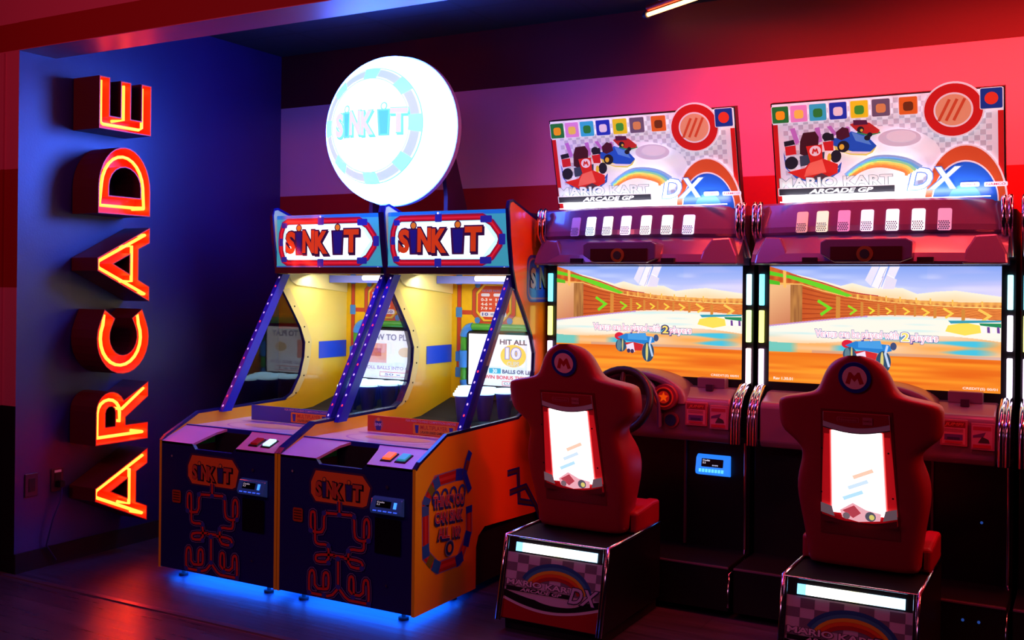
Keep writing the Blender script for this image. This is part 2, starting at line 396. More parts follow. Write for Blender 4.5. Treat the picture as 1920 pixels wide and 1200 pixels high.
def letter(ch, z0, z1, outer, holes, tubes, label):
    """shape in (h, v): h along the reading direction = up the wall, v letter height = towards the room"""
    t = thing('sign_letter', label, 'letter', (XL, (Y0+Y1)/2, z0), 'red neon channel letters')
    def P(p, x): return (x, Y0 + (Y1-Y0)*p[1], z0 + (z1-z0)*p[0])
    sh = MB(); th = 0.006
    for loop in [outer] + holes:
        n = len(loop); pw = [(Y0 + (Y1-Y0)*p[1], z0 + (z1-z0)*p[0]) for p in loop]
        hole = loop is not outer
        inn = inset(pw, -th if hole else th)
        X0_, X1_ = XL + 0.004, XF
        o0 = [(X0_, *p) for p in pw]; o1 = [(X1_, *p) for p in pw]; i0 = [(X0_, *p) for p in inn]; i1 = [(X1_, *p) for p in inn]
        f = [(i, (i+1) % n, (i+1) % n + n, i+n) for i in range(n)]
        sh.add(o0+o1, f, M_can); sh.add(i0+i1, f, M_canin); sh.add(o1+i1, f, M_canin)
    sh.build('channel', t)
    bm = bmesh.new(); es = []
    for loop in [outer] + holes:
        vs = [bm.verts.new(P(p, XL+0.09)) for p in loop]
        es += [bm.edges.new((vs[i], vs[(i+1) % len(vs)])) for i in range(len(vs))]
    bmesh.ops.triangle_fill(bm, use_beauty=True, edges=es, normal=(1, 0, 0))
    for v in bm.verts: v.co -= t.location
    me = bpy.data.meshes.new('back_plate'); bm.to_mesh(me); bm.free(); me.materials.append(M_canin)
    o = bpy.data.objects.new('back_plate', me); COL.objects.link(o); o.parent = t
    for tb in tubes:
        mb = MB(); pts = [P(p, XF-0.022) for p in tb]
        pts = [(XL+0.095, pts[0][1], pts[0][2])] + pts + [(XL+0.095, pts[-1][1], pts[-1][2])]
        mb.tube(pts, 0.0088, M_neon, 8); mb.build('neon_tube', t)
def arc(cx, cy, rx, ry, a0, a1, n): return [(cx + rx*math.cos(math.radians(a0 + (a1-a0)*k/n)), cy + ry*math.sin(math.radians(a0 + (a1-a0)*k/n))) for k in range(n+1)]
A_out = [(0, 0), (.32, 1), (.68, 1), (1, 0), (.76, 0), (.69, .23), (.31, .23), (.24, 0)]
A_out = [(0, 0), (.40, 1), (.57, 1), (1, 0), (.79, 0), (.70, .22), (.29, .22), (.20, 0)]
A_hole = [[(.37, .40), (.62, .40), (.495, .70)]]
A_t = [[(.10, .05), (.44, .93), (.53, .93), (.90, .05)], [(.27, .31), (.74, .31)]]
letter('A', .176, .579, A_out, A_hole, A_t, 'lowest neon letter A of the vertical sign, next to the floor')
R_out = [(0, 0), (0, 1)] + arc(.55, .72, .33, .28, 90, -60, 9) + [(1, .0), (.74, 0), (.42, .44), (.29, .44), (.29, 0)]
letter('R', .632, .951, R_out, [[(.29, .64)] + arc(.52, .73, .11, .09, -90, 90, 5) + [(.29, .82)]],
       [[(.12, .06), (.12, .92)], [(.12, .93)] + arc(.52, .72, .22, .21, 90, -90, 8) + [(.36, .51)], [(.56, .47), (.88, .05)]], 'neon letter R of the vertical sign')
C_out = arc(.5, .5, .5, .5, 50, 310, 18) + arc(.5, .5, .24, .25, 318, 42, 16)
C_out = [(1.0, .86)] + arc(.55, .5, .55, .5, 62, 298, 18) + [(1.0, .14), (.86, .34)] + arc(.58, .5, .29, .26, 300, 60, 14) + [(.86, .66)]
letter('C', 1.004, 1.356, C_out, [], [[(.90, .82)] + arc(.56, .5, .43, .385, 62, 298, 16) + [(.90, .18)]], 'neon letter C of the vertical sign')
letter('A', 1.397, 1.808, A_out, A_hole, A_t, 'upper neon letter A of the vertical sign, between letters C and D')
D_out = [(0, 0), (0, 1)] + arc(.38, .5, .62, .5, 90, -90, 16)
letter('D', 1.868, 2.236, D_out, [[(.27, .2), (.27, .8)] + arc(.40, .5, .30, .30, 90, -90, 10)],
       [[(.12, .08), (.12, .92)] + arc(.38, .5, .48, .40, 84, -84, 12) + [(.14, .08)]], 'neon letter D of the vertical sign')
E_out = [(0, 0), (0, 1), (1, 1), (1, .80), (.27, .80), (.27, .60), (.98, .60), (.98, .40), (.27, .40), (.27, .20), (1, .20), (1, 0)]
letter('E', 2.318, 2.598, E_out, [], [[(.92, .93), (.14, .93), (.10, .88), (.10, .20), (.14, .14), (.92, .14)], [(.24, .50), (.90, .50)]], 'topmost neon letter E of the vertical sign')

# ---------------------------------------------------------------- ceiling neon tube
t = thing('neon_ceiling_lamp', 'glowing orange neon tube lamp hanging under the dark ceiling', 'lamp', (-1.85, 5.0, 3.04))
d0 = Vector((-2.10, 5.20, 2.97)); d1 = d0 + Vector((0.34, -0.19, 0)).normalized()*1.3
M_otube = mat((255, 190, 90), 0.4, 0, 9, (1.0, 0.42, 0.10), name='orange_tube')
MB().tube([d0, d1], 0.011, M_otube).build('tube', t)
MB().tube([d0+Vector((0, 0, .035)), d1+Vector((0, 0, .035))], 0.017, mat((150, 20, 10), 0.4)).build('housing', t)
MB().tube([d0-(d1-d0)*0.02, d0], 0.02, mat((40, 20, 60), 0.4)).build('end_cap', t)
q = (d1-d0).normalized(); s_ = Vector((-q.y, q.x, 0))
a_ = d0 + q*0.12 + Vector((0, 0, .045)); b_ = d0 + q*1.1 + Vector((0, 0, .045))
mb = MB(); vs = [a_-s_*.03, a_+s_*.03, b_+s_*.03, b_-s_*.03]; hi = [v + Vector((0, 0, .03)) for v in vs]
mb.add(vs+hi, [(3, 2, 1, 0), (4, 5, 6, 7), (0, 1, 5, 4), (1, 2, 6, 5), (2, 3, 7, 6), (3, 0, 4, 7)], mat((70, 40, 190), 0.5)).build('mounting_box', t)

# ---------------------------------------------------------------- ball game cabinets
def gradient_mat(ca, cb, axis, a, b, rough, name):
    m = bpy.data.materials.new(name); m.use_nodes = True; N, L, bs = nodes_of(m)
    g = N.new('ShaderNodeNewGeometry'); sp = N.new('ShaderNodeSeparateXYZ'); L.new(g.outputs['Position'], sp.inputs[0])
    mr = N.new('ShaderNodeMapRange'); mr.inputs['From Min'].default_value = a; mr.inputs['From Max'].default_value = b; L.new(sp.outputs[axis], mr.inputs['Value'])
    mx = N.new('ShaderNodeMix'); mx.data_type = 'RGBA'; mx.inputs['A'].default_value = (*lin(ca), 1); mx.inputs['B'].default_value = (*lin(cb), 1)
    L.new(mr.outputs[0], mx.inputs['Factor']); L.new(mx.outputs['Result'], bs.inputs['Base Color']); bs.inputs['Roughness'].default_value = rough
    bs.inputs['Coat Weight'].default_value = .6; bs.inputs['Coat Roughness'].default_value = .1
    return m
M_side = gradient_mat((255, 215, 20), (255, 128, 30), 'Y', 3.8, 4.3, 0.35, 'yellow_to_orange_vinyl')  # yellow at the front, turning orange towards the back
M_inner = gradient_mat((232, 178, 0), (246, 226, 120), 'Z', 0.95, 1.25, 0.5, 'yellow_vinyl_painted_light')  # paler upwards: light of the top tube put into the colour
M_inback = noisy((235, 185, 10), 0.5, 12, 0.25, 'mottled_yellow_print')
OUT = [(3.77, .04), (3.77, .69), (3.80, .715), (4.02, .815), (4.70, .825), (4.76, .85), (4.83, .95), (4.865, 1.06), (4.87, 1.15), (4.83, 1.25), (4.74, 1.38),
       (4.665, 1.48), (4.62, 1.60), (4.592, 1.75), (4.575, 1.90), (4.585, 1.935), (4.62, 1.945), (4.84, 1.877), (5.30, 1.74), (5.30, .30), (4.87, .30), (4.37, .325), (4.31, .29), (4.29, .24), (4.29, .04)]
def crop5(x, y, dx=0):    # maze artwork, read off the left cabinet's front panel
    p = onY(340 + x/4.615, 840 + y/4.615, 3.77); return (p.x + dx, max(.062, p.z))
def ball_cabinet(xl, idx, label):
    xr = xl + 0.80; xc = (xl+xr)/2; dx = xl + 4.19
    t = thing('ball_game_cabinet', label, 'arcade cabinet', (xc, 3.77, 0), 'twin ball game cabinets')
    TH = 0.018
    for sx, (a, b_) in (('L', (xl+.002, xl+TH)), ('R', (xr-TH, xr-.002))):
        mb = MB()
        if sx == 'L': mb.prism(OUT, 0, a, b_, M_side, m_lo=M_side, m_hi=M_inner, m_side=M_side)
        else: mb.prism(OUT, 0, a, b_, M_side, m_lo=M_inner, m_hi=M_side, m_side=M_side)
        sp = mb.build('side_panel', t)
        path = [((a+b_)/2, y, z) for y, z in OUT[1:19]]
        tr = MB()
        for i in range(len(path)-1):
            pass
        prof = OUT[1:19]; rows = []
        for i, (y, z) in enumerate(prof):
            p0 = Vector(prof[max(0, i-1)]); p1 = Vector(prof[min(len(prof)-1, i+1)]); tn = (p1-p0).normalized(); nn = Vector((-tn.y, tn.x))*0.004
            rows.append([(a-.0015, y, z), (a-.0015, y+nn.x, z+nn.y), (b_+.0015, y+nn.x, z+nn.y), (b_+.0015, y, z)])
        tr.grid(rows, M_trim, smooth=False)
        rows2 = []
        for i, (y, z) in enumerate(prof):
            p0 = Vector(prof[max(0, i-1)]); p1 = Vector(prof[min(len(prof)-1, i+1)]); tn = (p1-p0).normalized(); nn = Vector((tn.y, -tn.x))*0.010
            rows2.append([(y, z), (y+nn.x, z+nn.y)])
        for xx, fl in ((b_+.001, 0), (a-.001, 1)):
            tr.grid([[(xx, *r[0]), (xx, *r[1])] for r in rows2], M_trim, smooth=False)
        tr.build('edge_trim', sp)
        # perforated lamp bar
        e0, e1 = (b_, b_+.028) if sx == 'L' else (a-.028, a)
        bar = MB(); Pb = [(4.165, .80), (4.235, .80), (4.70, 1.56), (4.635, 1.56)]
        bar.prism(Pb, 0, e0, e1, M_bluebar)
        n = 15
        for k in range(n):
            f = (k+.6)/n; yy = 4.165 + (4.635-4.165)*f; zz = .80 + .76*f
            c = ((e0+e1)/2, yy, zz); col = (255, 60, 80) if k % 4 == 1 else (225, 215, 255)
            mm = mat(col, 0.4, 0, 1.3 if k % 4 == 1 else 0.75, name='led')
            nrm = Vector((0, -.85, .527)); tt = Vector((0, .527, .85))
            vs = [Vector(c) + nrm*0.002 + Vector((1, 0, 0))*math.cos(2*PI*j/8)*.005 + tt*math.sin(2*PI*j/8)*.007 for j in range(8)]
            bar.add(vs, [list(range(8))], mm)
            xo = e1+.0012 if sx == 'R' else e0-.0012
            xo2 = (e0 if sx == 'R' else e1); sg = -1 if sx == 'R' else 1
        bar.build('lamp_bar', t)
        # clear side window
        gl = [(4.20, .825), (4.70, .825), (4.76, .85), (4.83, .95), (4.865, 1.06), (4.87, 1.15), (4.83, 1.25), (4.74, 1.38), (4.665, 1.48), (4.62, 1.5)]
        xg = (a+b_)/2
        MB().prism(gl, 0, xg-.0015, xg+.0015, M_glassy).build('side_window', sp)
    xi, xj = xl+TH, xr-TH
    # window flange with screws on the left inner wall
    fl = [(4.66, 1.47), (4.735, 1.37), (4.825, 1.245), (4.868, 1.15), (4.86, 1.06), (4.825, .95), (4.755, .85), (4.70, .822)]
    mb = MB(); rows = [[(xi+.003, y+.004, z), (xi+.003, y+.062, z+.01)] for y, z in fl]; mb.grid(rows, mat((225, 205, 130), 0.4), smooth=False)
    for k, (y, z) in enumerate(fl[1:-1]): mb.disc((xi+.003, y+.035, z), .005, 0, .002, M_blackm, 8)
    mb.build('window_flange', t)
    # front panel (coin door side) with the ball tray notch
    F = [(xi, .045), (xj, .045), (xj, .69), (xc+.13, .69), (xc+.10, .665), (xc-.145, .665), (xc-.165, .69), (xi, .69)]
    fp = MB().prism(F, 1, 3.77, 3.79, M_navy).build('front_panel', t)
    A = Art((0, 3.77, 0), (1, 0, 0), (0, 0, 1), (0, -1, 0), rough=0.35)
    P = lambda *q: [crop5(x, y, dx) for x, y in q]
    OL = (140, 128, 190); RD = (225, 50, 44); BL = (60, 76, 180)
    # badge
    bx = [crop5(x, y, dx) for x, y in ((60, 150), (95, 60), (440, 105), (497, 200), (470, 340), (440, 355), (95, 305), (60, 240))]
    c0 = (sum(p[0] for p in bx)/8, sum(p[1] for p in bx)/8)
    A.poly([(c0[0]+(p[0]-c0[0])*1.07, c0[1]+(p[1]-c0[1])*1.12) for p in bx], (70, 40, 90)); A.poly(bx, (245, 124, 50))
    sinkit(A, c0[0]-.135, c0[0]+.135, c0[1]-.042, c0[1]+.05, (206, 92, 60), (60, 40, 70), (50, 50, 140), (240, 150, 60))
    pipes = [[(275, 310), (275, 400)], [(185, 400), (350, 415)], [(185, 395), (160, 420), (160, 550), (95, 555), (62, 530), (62, 400), (80, 385), (95, 400), (95, 540)],
             [(350, 410), (385, 430), (385, 580), (410, 615), (460, 625), (495, 600), (495, 470), (475, 440), (455, 470), (455, 600)],
             [(95, 560), (95, 630), (120, 650), (180, 650), (195, 680), (195, 790), (110, 790), (95, 760), (110, 730), (240, 735)],
             [(455, 630), (455, 690), (430, 700), (360, 685), (340, 710), (340, 820), (420, 845), (450, 820), (430, 780), (310, 760)],
             [(230, 740), (310, 750)], [(265, 760), (265, 1000)],
             [(265, 1000), (210, 1070), (110, 1080), (50, 1050), (50, 880), (72, 850), (92, 880), (92, 1000), (180, 1010), (195, 990), (195, 890), (175, 870), (155, 890), (155, 1000)],
             [(270, 1000), (330, 1090), (390, 1130), (470, 1155), (490, 1130), (490, 950), (470, 925), (450, 950), (450, 1060), (345, 1045), (345, 920), (362, 900), (380, 920), (380, 1050)]]
    def rnd(pts):
        o = [pts[0]]
        for a, b in zip(pts, pts[1:]):
            o += [(a[0]*.75+b[0]*.25, a[1]*.75+b[1]*.25), (a[0]*.25+b[0]*.75, a[1]*.25+b[1]*.75)]
        return o + [pts[-1]]
    pipes = [rnd(p) if len(p) > 2 else p for p in pipes]
    for pts in pipes: A.ribbon(P(*pts), 0.030, OL, nxt=False)
    A.l += 1
    for pts in pipes: A.ribbon(P(*pts), 0.024, (34, 30, 90), nxt=False)
    A.l += 1
    for pts in pipes: A.ribbon(P(*pts), 0.012, RD, nxt=False)
    A.l += 1
    for x, y in ((275, 415), (265, 765), (265, 990), (62, 540), (160, 400), (385, 430), (490, 620), (195, 660), (340, 700), (50, 1060), (490, 1150), (195, 800), (440, 840), (160, 1080), (375, 1070)):
        u, v = crop5(x, y, dx); A.ell(u, v, .014, .012, BL, n=10, nxt=False)
    A.l += 1
    u, v = xc-.425+.4-.315, .42
    A.rrect(xl+.105, xl+.165, .385, .45, .01, (180, 74, 20))
    for k in range(4): A.rect(xl+.112, xl+.158, .396+.013*k, .401+.013*k, (70, 30, 30), nxt=False)
    A.l += 1
    A.rect(xc+.185, xc+.325, .30, .46, (3, 3, 8))
    A.disc_ = None
    A.ell(xl+.10, .62, .006, .006, (150, 150, 160), n=10); A.ell(xc+.25, .60, .008, .008, (60, 60, 80), n=10); A.ell(xc+.25, .16, .006, .006, (60, 60, 80), n=10)
    A.build('front_artwork', fp)
    # card reader
    rd = MB(); x0, x1 = xc+.178, xc+.345
    rd.prism([(3.765, .475), (3.735, .485), (3.728, .50), (3.745, .55), (3.765, .558)], 0, x0, x1, mat((50, 60, 150), 0.15, coat=1.0, emit=0.05, ecol=(0.1, 0.25, 1.0)))
    cr_ = rd.build('card_reader', t, bevel=0.004)
    nr = Vector((0, -.947, .322))
    A = Art((0, 3.7285, .50), (1, 0, 0), (0, .322, .947), nr, rough=0.15)
    A.rrect(x0+.02, x1-.02, .006, .048, .006, (60, 16, 24)); A.rect(x0+.03, x1-.055, .014, .044, (8, 5, 10))
    A.text('Credits', x0+.035, x0+.075, .034, .041, (225, 220, 240), e=0.7); A.text('2.2', x0+.035, x0+.052, .024, .031, (225, 220, 240), e=0.7)
    A.rect(x1-.04, x1-.024, .014, .042, (60, 140, 255), e=1.6)
    for k in range(5): A.rect(x0+.02+k*.028, x0+.04+k*.028, -.004, .001, (60, 100, 255), e=1.0, nxt=False)
    A.build('reader_screen', cr_)
    # sloped control shelf left and right of the ball tray
    y0, z0, y1, z1 = 3.77, .691, 3.935, .752
    def sl(u, f, o=0): return (u, y0+(y1-y0)*f, z0+(z1-z0)*f+o)
    def plate(pts, m, name):
        mb = MB(); lo = [sl(u, f, -.012) for u, f in pts]; hi = [sl(u, f) for u, f in pts]; n = len(pts)
        mb.add(lo+hi, [list(range(n))[::-1], list(range(n, 2*n))] + [(i, (i+1) % n, (i+1) % n+n, i+n) for i in range(n)], m)
        return mb.build(name, t)
    M_shelf = mat((212, 168, 205), 0.35, name='lilac_print'); M_shelf2 = mat((216, 130, 150), 0.35, name='pink_print')
    plate([(xi, 0), (xc-.165, 0), (xc-.125, .75), (xc-.09, 1), (xi, 1)], M_shelf, 'shelf_plate')
    rp = plate([(xc+.13, 0), (xj, 0), (xj, 1), (xc+.08, 1), (xc+.10, .75)], M_shelf2 if idx == 0 else M_shelf, 'button_plate')
    MB().box(xc-.17, xc+.135, 3.79, 3.935, .52, .53, M_blackm).box(xc-.17, xc+.135, 3.93, 3.94, .53, .735, M_blackm).box(xc-.175, xc-.165, 3.79, 3.935, .53, .68, M_blackm).box(xc+.13, xc+.14, 3.79, 3.935, .53, .68, M_blackm).build('ball_tray', t)
    MB().box(xi, xj, 3.935, 3.95, .735, .757, M_bluebar).build('front_rail', t)
    for k, (u, on, off) in enumerate(((xc+.205, (150, 22, 20), (255, 86, 30)), (xc+.285, (170, 245, 240), (50, 150, 170)))):
        c = on if idx == 0 else off
        e = (0.25, 1.8)[k] if idx == 0 else (1.5, .7)[k]
        pts = [(-.024, -.28*.6), (.024, -.28*.6), (.024, .17), (-.024, .17)]
        mb = MB()
        for (g_, h_, mm) in ((1.25, .006, M_black), (.95, .014, mat(c, 0.25, 0, e, name='lit_button'))):
            lo = [sl(u + a*g_, .42 + b_*g_, 0) for a, b_ in pts]; hi = [sl(u + a*g_*.92, .42 + b_*g_*.92, h_) for a, b_ in pts]
            mb.add(lo+hi, [(3, 2, 1, 0), (4, 5, 6, 7)] + [(i, (i+1) % 4, (i+1) % 4+4, i+4) for i in range(4)], mm)
        mb.build('push_button', t)
    # playfield
    pf = MB().box(xi, xj, 3.95, 4.62, .735, .748, mat((240, 214, 226), 0.25, coat=0.5)).build('playfield', t)
    A = Art((0, 0, .748), (1, 0, 0), (0, 1, 0), (0, 0, 1), rough=0.25)
    A.ring(xc, 4.14, .26, .12, .012, (190, 150, 200)); A.ell(xc+.02, 4.16, .19, .075, (236, 184, 150)); A.ell(xc+.02, 4.16, .15, .05, (240, 196, 130))
    A.rect(xi+.02, xj-.02, 3.965, 3.985, (190, 150, 215)); A.rect(xi+.1, xc-.05, 4.235, 4.25, (170, 130, 190)); A.rect(xc+.04, xj-.06, 4.235, 4.25, (170, 130, 190))
    A.text('DROP BALLS HERE', xc-.1, xc+.14, 4.262, 4.275, (120, 90, 150)); A.build('playfield_print', pf)
    # banner across the lane
    bcol = (70, 92, 190) if idx == 0 else (226, 82, 40)
    bn = MB().box(xi+.112, xj-.03, 4.30, 4.306, .75, .832, mat(bcol, 0.35)).build('lane_banner', t)
    A = Art((xi+.112, 4.30, .75), (1, 0, 0), (0, 0, 1), (0, -1, 0), rough=0.35)
    A.text('FOR HEAD-TO-HEAD COMPETITION CHOOSE', .24, .54, .066, .077, (226, 200, 225), 0.01)
    A.rrect(.285, .535, .006, .060, .006, (240, 168, 44)); A.text('MULTIPLAYER', .33, .49, .032, .054, (205, 70, 40), 0.02)
    A.text('2-PLAYER LINKED GAME PLAY', .33, .49, .012, .025, (60, 34, 40), 0.01)
    for u in (.308, .512): A.poly([(u-.012, .052), (u+.012, .052), (u+.008, .012), (u-.006, .012)], (50, 60, 170))
    A.build('banner_print', bn)
    A = Art((xi+.112, 4.30, .75), (1, 0, 0), (0, 0, 1), (0, -1, 0), rough=0.35)
    if idx == 1:
        A.ell(.07, .04, .03, .032, (190, 110, 110)); A.poly([(.05, .055), (.09, .055), (.084, .008), (.056, .008)], (40, 50, 150)); A.ell(.07, .064, .010, .010, (245, 170, 50)); A.text('SINK', .048, .092, .03, .045, (220, 215, 235), .02)
        A.build('cup_print', bn)
    # target deck, cups
    MB().prism([(4.62, .735), (4.95, .752), (5.28, .835), (5.28, .815), (4.95, .732), (4.62, .72)], 0, xi, xj, M_blackm).build('target_deck', t)
    k = 0
    M_cupglow = mat((210, 240, 255), 0.3, 0, 2.2, (0.45, 0.8, 1.0), name='lit_cup_rim')
    M_cup = mat((40, 50, 150), 0.4, name='blue_cup')
    for r in range(4):
        for q_ in range(r+1):
            cxp = xc + (q_ - r/2)*.125 + .0; cyp = 4.80 + r*.115
            mb = MB(); n = 18
            rows = []
            for (rr, zz) in ((.034, .76), (.05, .905), (.058, .905), (.058, .918), (.044, .918), (.030, .80)):
                rows.append([(cxp + rr*math.cos(2*PI*j/n), cyp + rr*math.sin(2*PI*j/n), zz) for j in range(n)])
            mb.grid(rows[:2], M_cup, closed_u=True); mb.grid(rows[1:5], M_cupglow, closed_u=True); mb.grid(rows[4:], M_cupglow, closed_u=True)
            mb.build('cup', t)
    # back panel, its pipes, score board, monitor
    bk = MB().box(xi, xj, 5.27, 5.285, .82, 1.60, M_inback).build('back_panel', t)
    A = Art((xc, 5.27, 0), (1, 0, 0), (0, 0, 1), (0, -1, 0), rough=0.4)
    rdp = (196, 60, 44); blp = (60, 130, 215); grn = (70, 150, 50); ylt = (250, 205, 60)
    for pts in ([(-.33, 1.55), (-.33, .99), (-.30, .96), (-.2, .86)], [(.33, 1.55), (.33, .99), (.2, .86)]):
        A.ribbon(pts, .032, (120, 90, 40)); A.ribbon(pts, .024, rdp)
    A.ribbon([(-.33, 1.345), (-.22, 1.345)], .026, rdp)
    for u, v in ((-.33, 1.345), (-.33, 1.08), (-.33, .985), (-.33, 1.54)): A.rrect(u-.022, u+.022, v-.03, v+.03, .006, blp, nxt=False)
    A.l += 1
    octo = lambda cx, cz, a, b_, k_: [(cx-a+k_, cz-b_), (cx+a-k_, cz-b_), (cx+a, cz-b_+k_), (cx+a, cz+b_-k_), (cx+a-k_, cz+b_), (cx-a+k_, cz+b_), (cx-a, cz+b_-k_), (cx-a, cz-b_+k_)]
    A.ribbon(octo(-.09, 1.405, .135, .125, .06), .030, (120, 90, 40), closed=True); A.ribbon(octo(-.09, 1.405, .135, .125, .06), .022, rdp, closed=True)
    for u, v in ((-.2, 1.51), (.02, 1.51), (-.2, 1.3), (.02, 1.3)): A.ell(u, v, .02, .02, blp, n=8, nxt=False)
    A.l += 1
    A.poly(octo(-.09, 1.405, .115, .108, .05), (240, 200, 60)); A.poly(octo(-.09, 1.405, .108, .100, .05), (206, 62, 30))
    A.text('TICKET PAYOUT', -.17, -.01, 1.468, 1.482, (110, 120, 200), .02)
    A.rrect(-.175, -.115, 1.442, 1.460, .008, (215, 215, 240)); A.rrect(-.09, -.01, 1.442, 1.460, .008, (215, 215, 240))
    for k, (a_, b_) in enumerate((('0-3 =', '10'), ('4-6 =', '14'), ('7-9 =', '20'))):
        A.text(a_, -.175, -.10, 1.414-k*.026, 1.432-k*.026, (235, 232, 240), .03, nxt=False); A.text(b_, -.075, -.035, 1.414-k*.026, 1.432-k*.026, (235, 232, 240), .03)
    A.rrect(-.18, .0, 1.322, 1.352, .012, (220, 220, 240)); A.text('10 = 50', -.165, -.015, 1.328, 1.346, (40, 80, 180), .03)
    A.build('back_print', bk)
    mn = MB().box(xc-.245, xc+.245, 5.225, 5.27, .905, 1.235, M_blackm).build('monitor', t)
    fr = MB(); zz0, zz1, uu = .885, 1.262, .272
    for (p0, p1, c) in (((-uu, zz0+.06), (-uu, zz1-.06), grn), ((uu, zz0+.06), (uu, zz1-.06), grn), ((-uu+.06, zz1), (uu-.06, zz1), grn), ((-uu+.06, zz0), (uu-.06, zz0), grn)):
        fr.tube([(xc+p0[0], 5.235, p0[1]), (xc+p1[0], 5.235, p1[1])], .021, mat(c, 0.3))
    for sx in (-1, 1):
        for (zc_, sz) in ((zz0, 1), (zz1, -1)):
            pts = [(xc+sx*(uu-.06*(1-math.sin(a))), 5.235, zc_+sz*.06*(1-math.cos(a))) for a in [PI/2*k/6 for k in range(7)]]
            fr.tube(pts, .025, mat(blp, 0.3))
        fr.tube([(xc+sx*uu, 5.235, 1.02), (xc+sx*uu, 5.235, 1.12)], .03, mat(blp, 0.3))
    fr.build('pipe_frame', mn)
    A = Art((xc, 5.225, 1.07), (1, 0, 0), (0, 0, 1), (0, -1, 0), emit=0.5, rough=0.2)
    A.rect(-.232, .232, -.148, .152, (236, 236, 242))
    if idx == 1:
        A.text('HIT ALL', .0-.02, .16, .095, .125, (80, 80, 100), .03); A.ell(.07, .03, .085, .065, (250, 205, 90)); A.outlined('10', .02, .12, .012, .078, (225, 225, 245), (130, 140, 190), .04, .09)
        A.outlined('CUPS', .03, .11, -.03, -.002, (235, 220, 160), (150, 150, 180), .03, .07)
        A.rrect(-.09, -.01, -.075, -.045, .004, (70, 165, 190)); A.text('30', -.065, -.035, -.072, -.049, (240, 240, 250), .03); A.text('BALLS OR LESS', .0, .215, -.073, -.050, (90, 90, 120), .03)
        A.text('WIN BONUS TICKETS', -.12, .21, -.108, -.086, (215, 90, 90), .03); A.rect(.0, .18, -.143, -.118, (215, 60, 70)); A.rect(.004, .176, -.140, -.121, (240, 240, 245)); A.text('CUP VALUE', .012, .165, -.137, -.124, (60, 60, 90), .02)
    else:
        A.text('HOW TO PLAY', -.19, .19, .09, .13, (110, 110, 150), .03); A.rect(-.19, -.03, -.05, .07, (226, 150, 140)); A.rect(-.15, -.07, -.01, .04, (190, 70, 90))
        A.ell(.11, .02, .05, .03, (220, 190, 150)); A.text('ROLL BALLS INTO CUPS', -.2, .2, -.09, -.07, (150, 120, 170), .02); A.rect(-.08, .16, -.135, -.105, (215, 110, 120)); A.rect(-.075, .155, -.131, -.109, (240, 235, 240)); A.text('50 x 1', -.04, .12, -.127, -.113, (90, 90, 140), .02)
    A.build('monitor_picture', mn)
    # blue access plate on the inner wall
    MB().box(xi, xi+.004, 5.0, 5.265, 1.046, 1.15, mat((24, 70, 220), 0.35)).build('access_plate', t)
    # marquee
    mq = MB().box(xi, xj, 4.60, 4.98, 1.565, 1.60, M_black).box(xi, xj, 4.615, 4.98, 1.60, 1.895, mat((60, 60, 90), 0.5)).build('marquee_box', t)
    A = Art((xi, 4.614, 1.585), (1, 0, 0), (0, 0, 1), (0, -1, 0), emit=0.62, rough=0.12, coat=0.6)
    WW, HH = xj-xi, .315
    A.rect(0, WW, 0, HH, (64, 176, 186)); A.rect(0, WW, 0, .022, (40, 90, 190)); A.rect(0, WW, HH-.022, HH, (30, 120, 210))
    o8 = [(.03, .16), (.06, .262), (.09, .285), (.60, .285), (.66, .262), (.72, .17), (.72, .145), (.66, .06), (.60, .035), (.09, .035), (.06, .055), (.03, .15)]
    o8 = [(.032, .160), (.036, .21), (.055, .262), (.085, .278), (.60, .278), (.66, .245), (.705, .19), (.715, .16), (.705, .128), (.66, .07), (.60, .04), (.085, .04), (.055, .056), (.036, .11)]
    A.ribbon(o8, .042, (120, 90, 160), closed=True)
    A.poly(o8, (190, 245, 255), e=1.1); A.poly([(.065, .16), (.08, .252), (.60, .255), (.68, .16), (.60, .065), (.08, .065)], (235, 255, 255), e=1.3)
    A.ribbon(o8, .034, (70, 20, 60), closed=True); A.ribbon(o8, .028, (180, 18, 40), closed=True); A.ribbon(o8, .010, (215, 40, 60), closed=True)
    for u, v, w_, h_ in ((.06, .257, .02, .015), (.06, .06, .02, .015), (.33, .278, .022, .022), (.33, .04, .022, .022), (.625, .266, .035, .018), (.625, .052, .035, .018), (.722, .16, .02, .028), (.036, .16, .014, .022)):
        A.rrect(u-w_, u+w_, v-h_, v+h_, .006, (40, 40, 150), nxt=False)
    A.l += 1
    sinkit(A, .075, .605, .088, .255, (214, 70, 26), (60, 20, 70), (34, 28, 120), (226, 140, 40), e=.5)
    for u, v in ((.33, .303), (.33, .012), (.74, .012)): A.ell(u, v, .006, .006, (235, 240, 255), e=1.0, n=10, nxt=False)
    A.build('marquee_artwork', mq)
    # light valance inside
    MB().prism([(4.70, 1.565), (4.735, 1.52), (4.78, 1.498), (5.26, 1.455), (5.26, 1.565)], 0, xi, xi+.012, mat((240, 224, 150), 0.5)).build('light_valance', t)
    MB().tube([(xi+.3, 5.05, 1.545), (xj-.02, 5.05, 1.545)], .016, mat((230, 235, 255), 0.4, 0, 1.2, (.8, .85, 1.0))).box(xi+.02, xj, 5.07, 5.12, 1.515, 1.56, mat((90, 100, 190), 0.4)).build('inside_lamp', t)
    d = bpy.data.lights.new('cabinet_lamp', 'AREA'); d.shape = 'RECTANGLE'; d.size = .7; d.size_y = .10; d.energy = 4.2; d.color = (1.0, .93, .80)
    o = bpy.data.objects.new('cabinet_lamp', d); COL.objects.link(o); o.parent = t; o.location = Vector((xc, 4.86, 1.555)) - t.location
    o.rotation_euler = (math.radians(14), 0, 0)
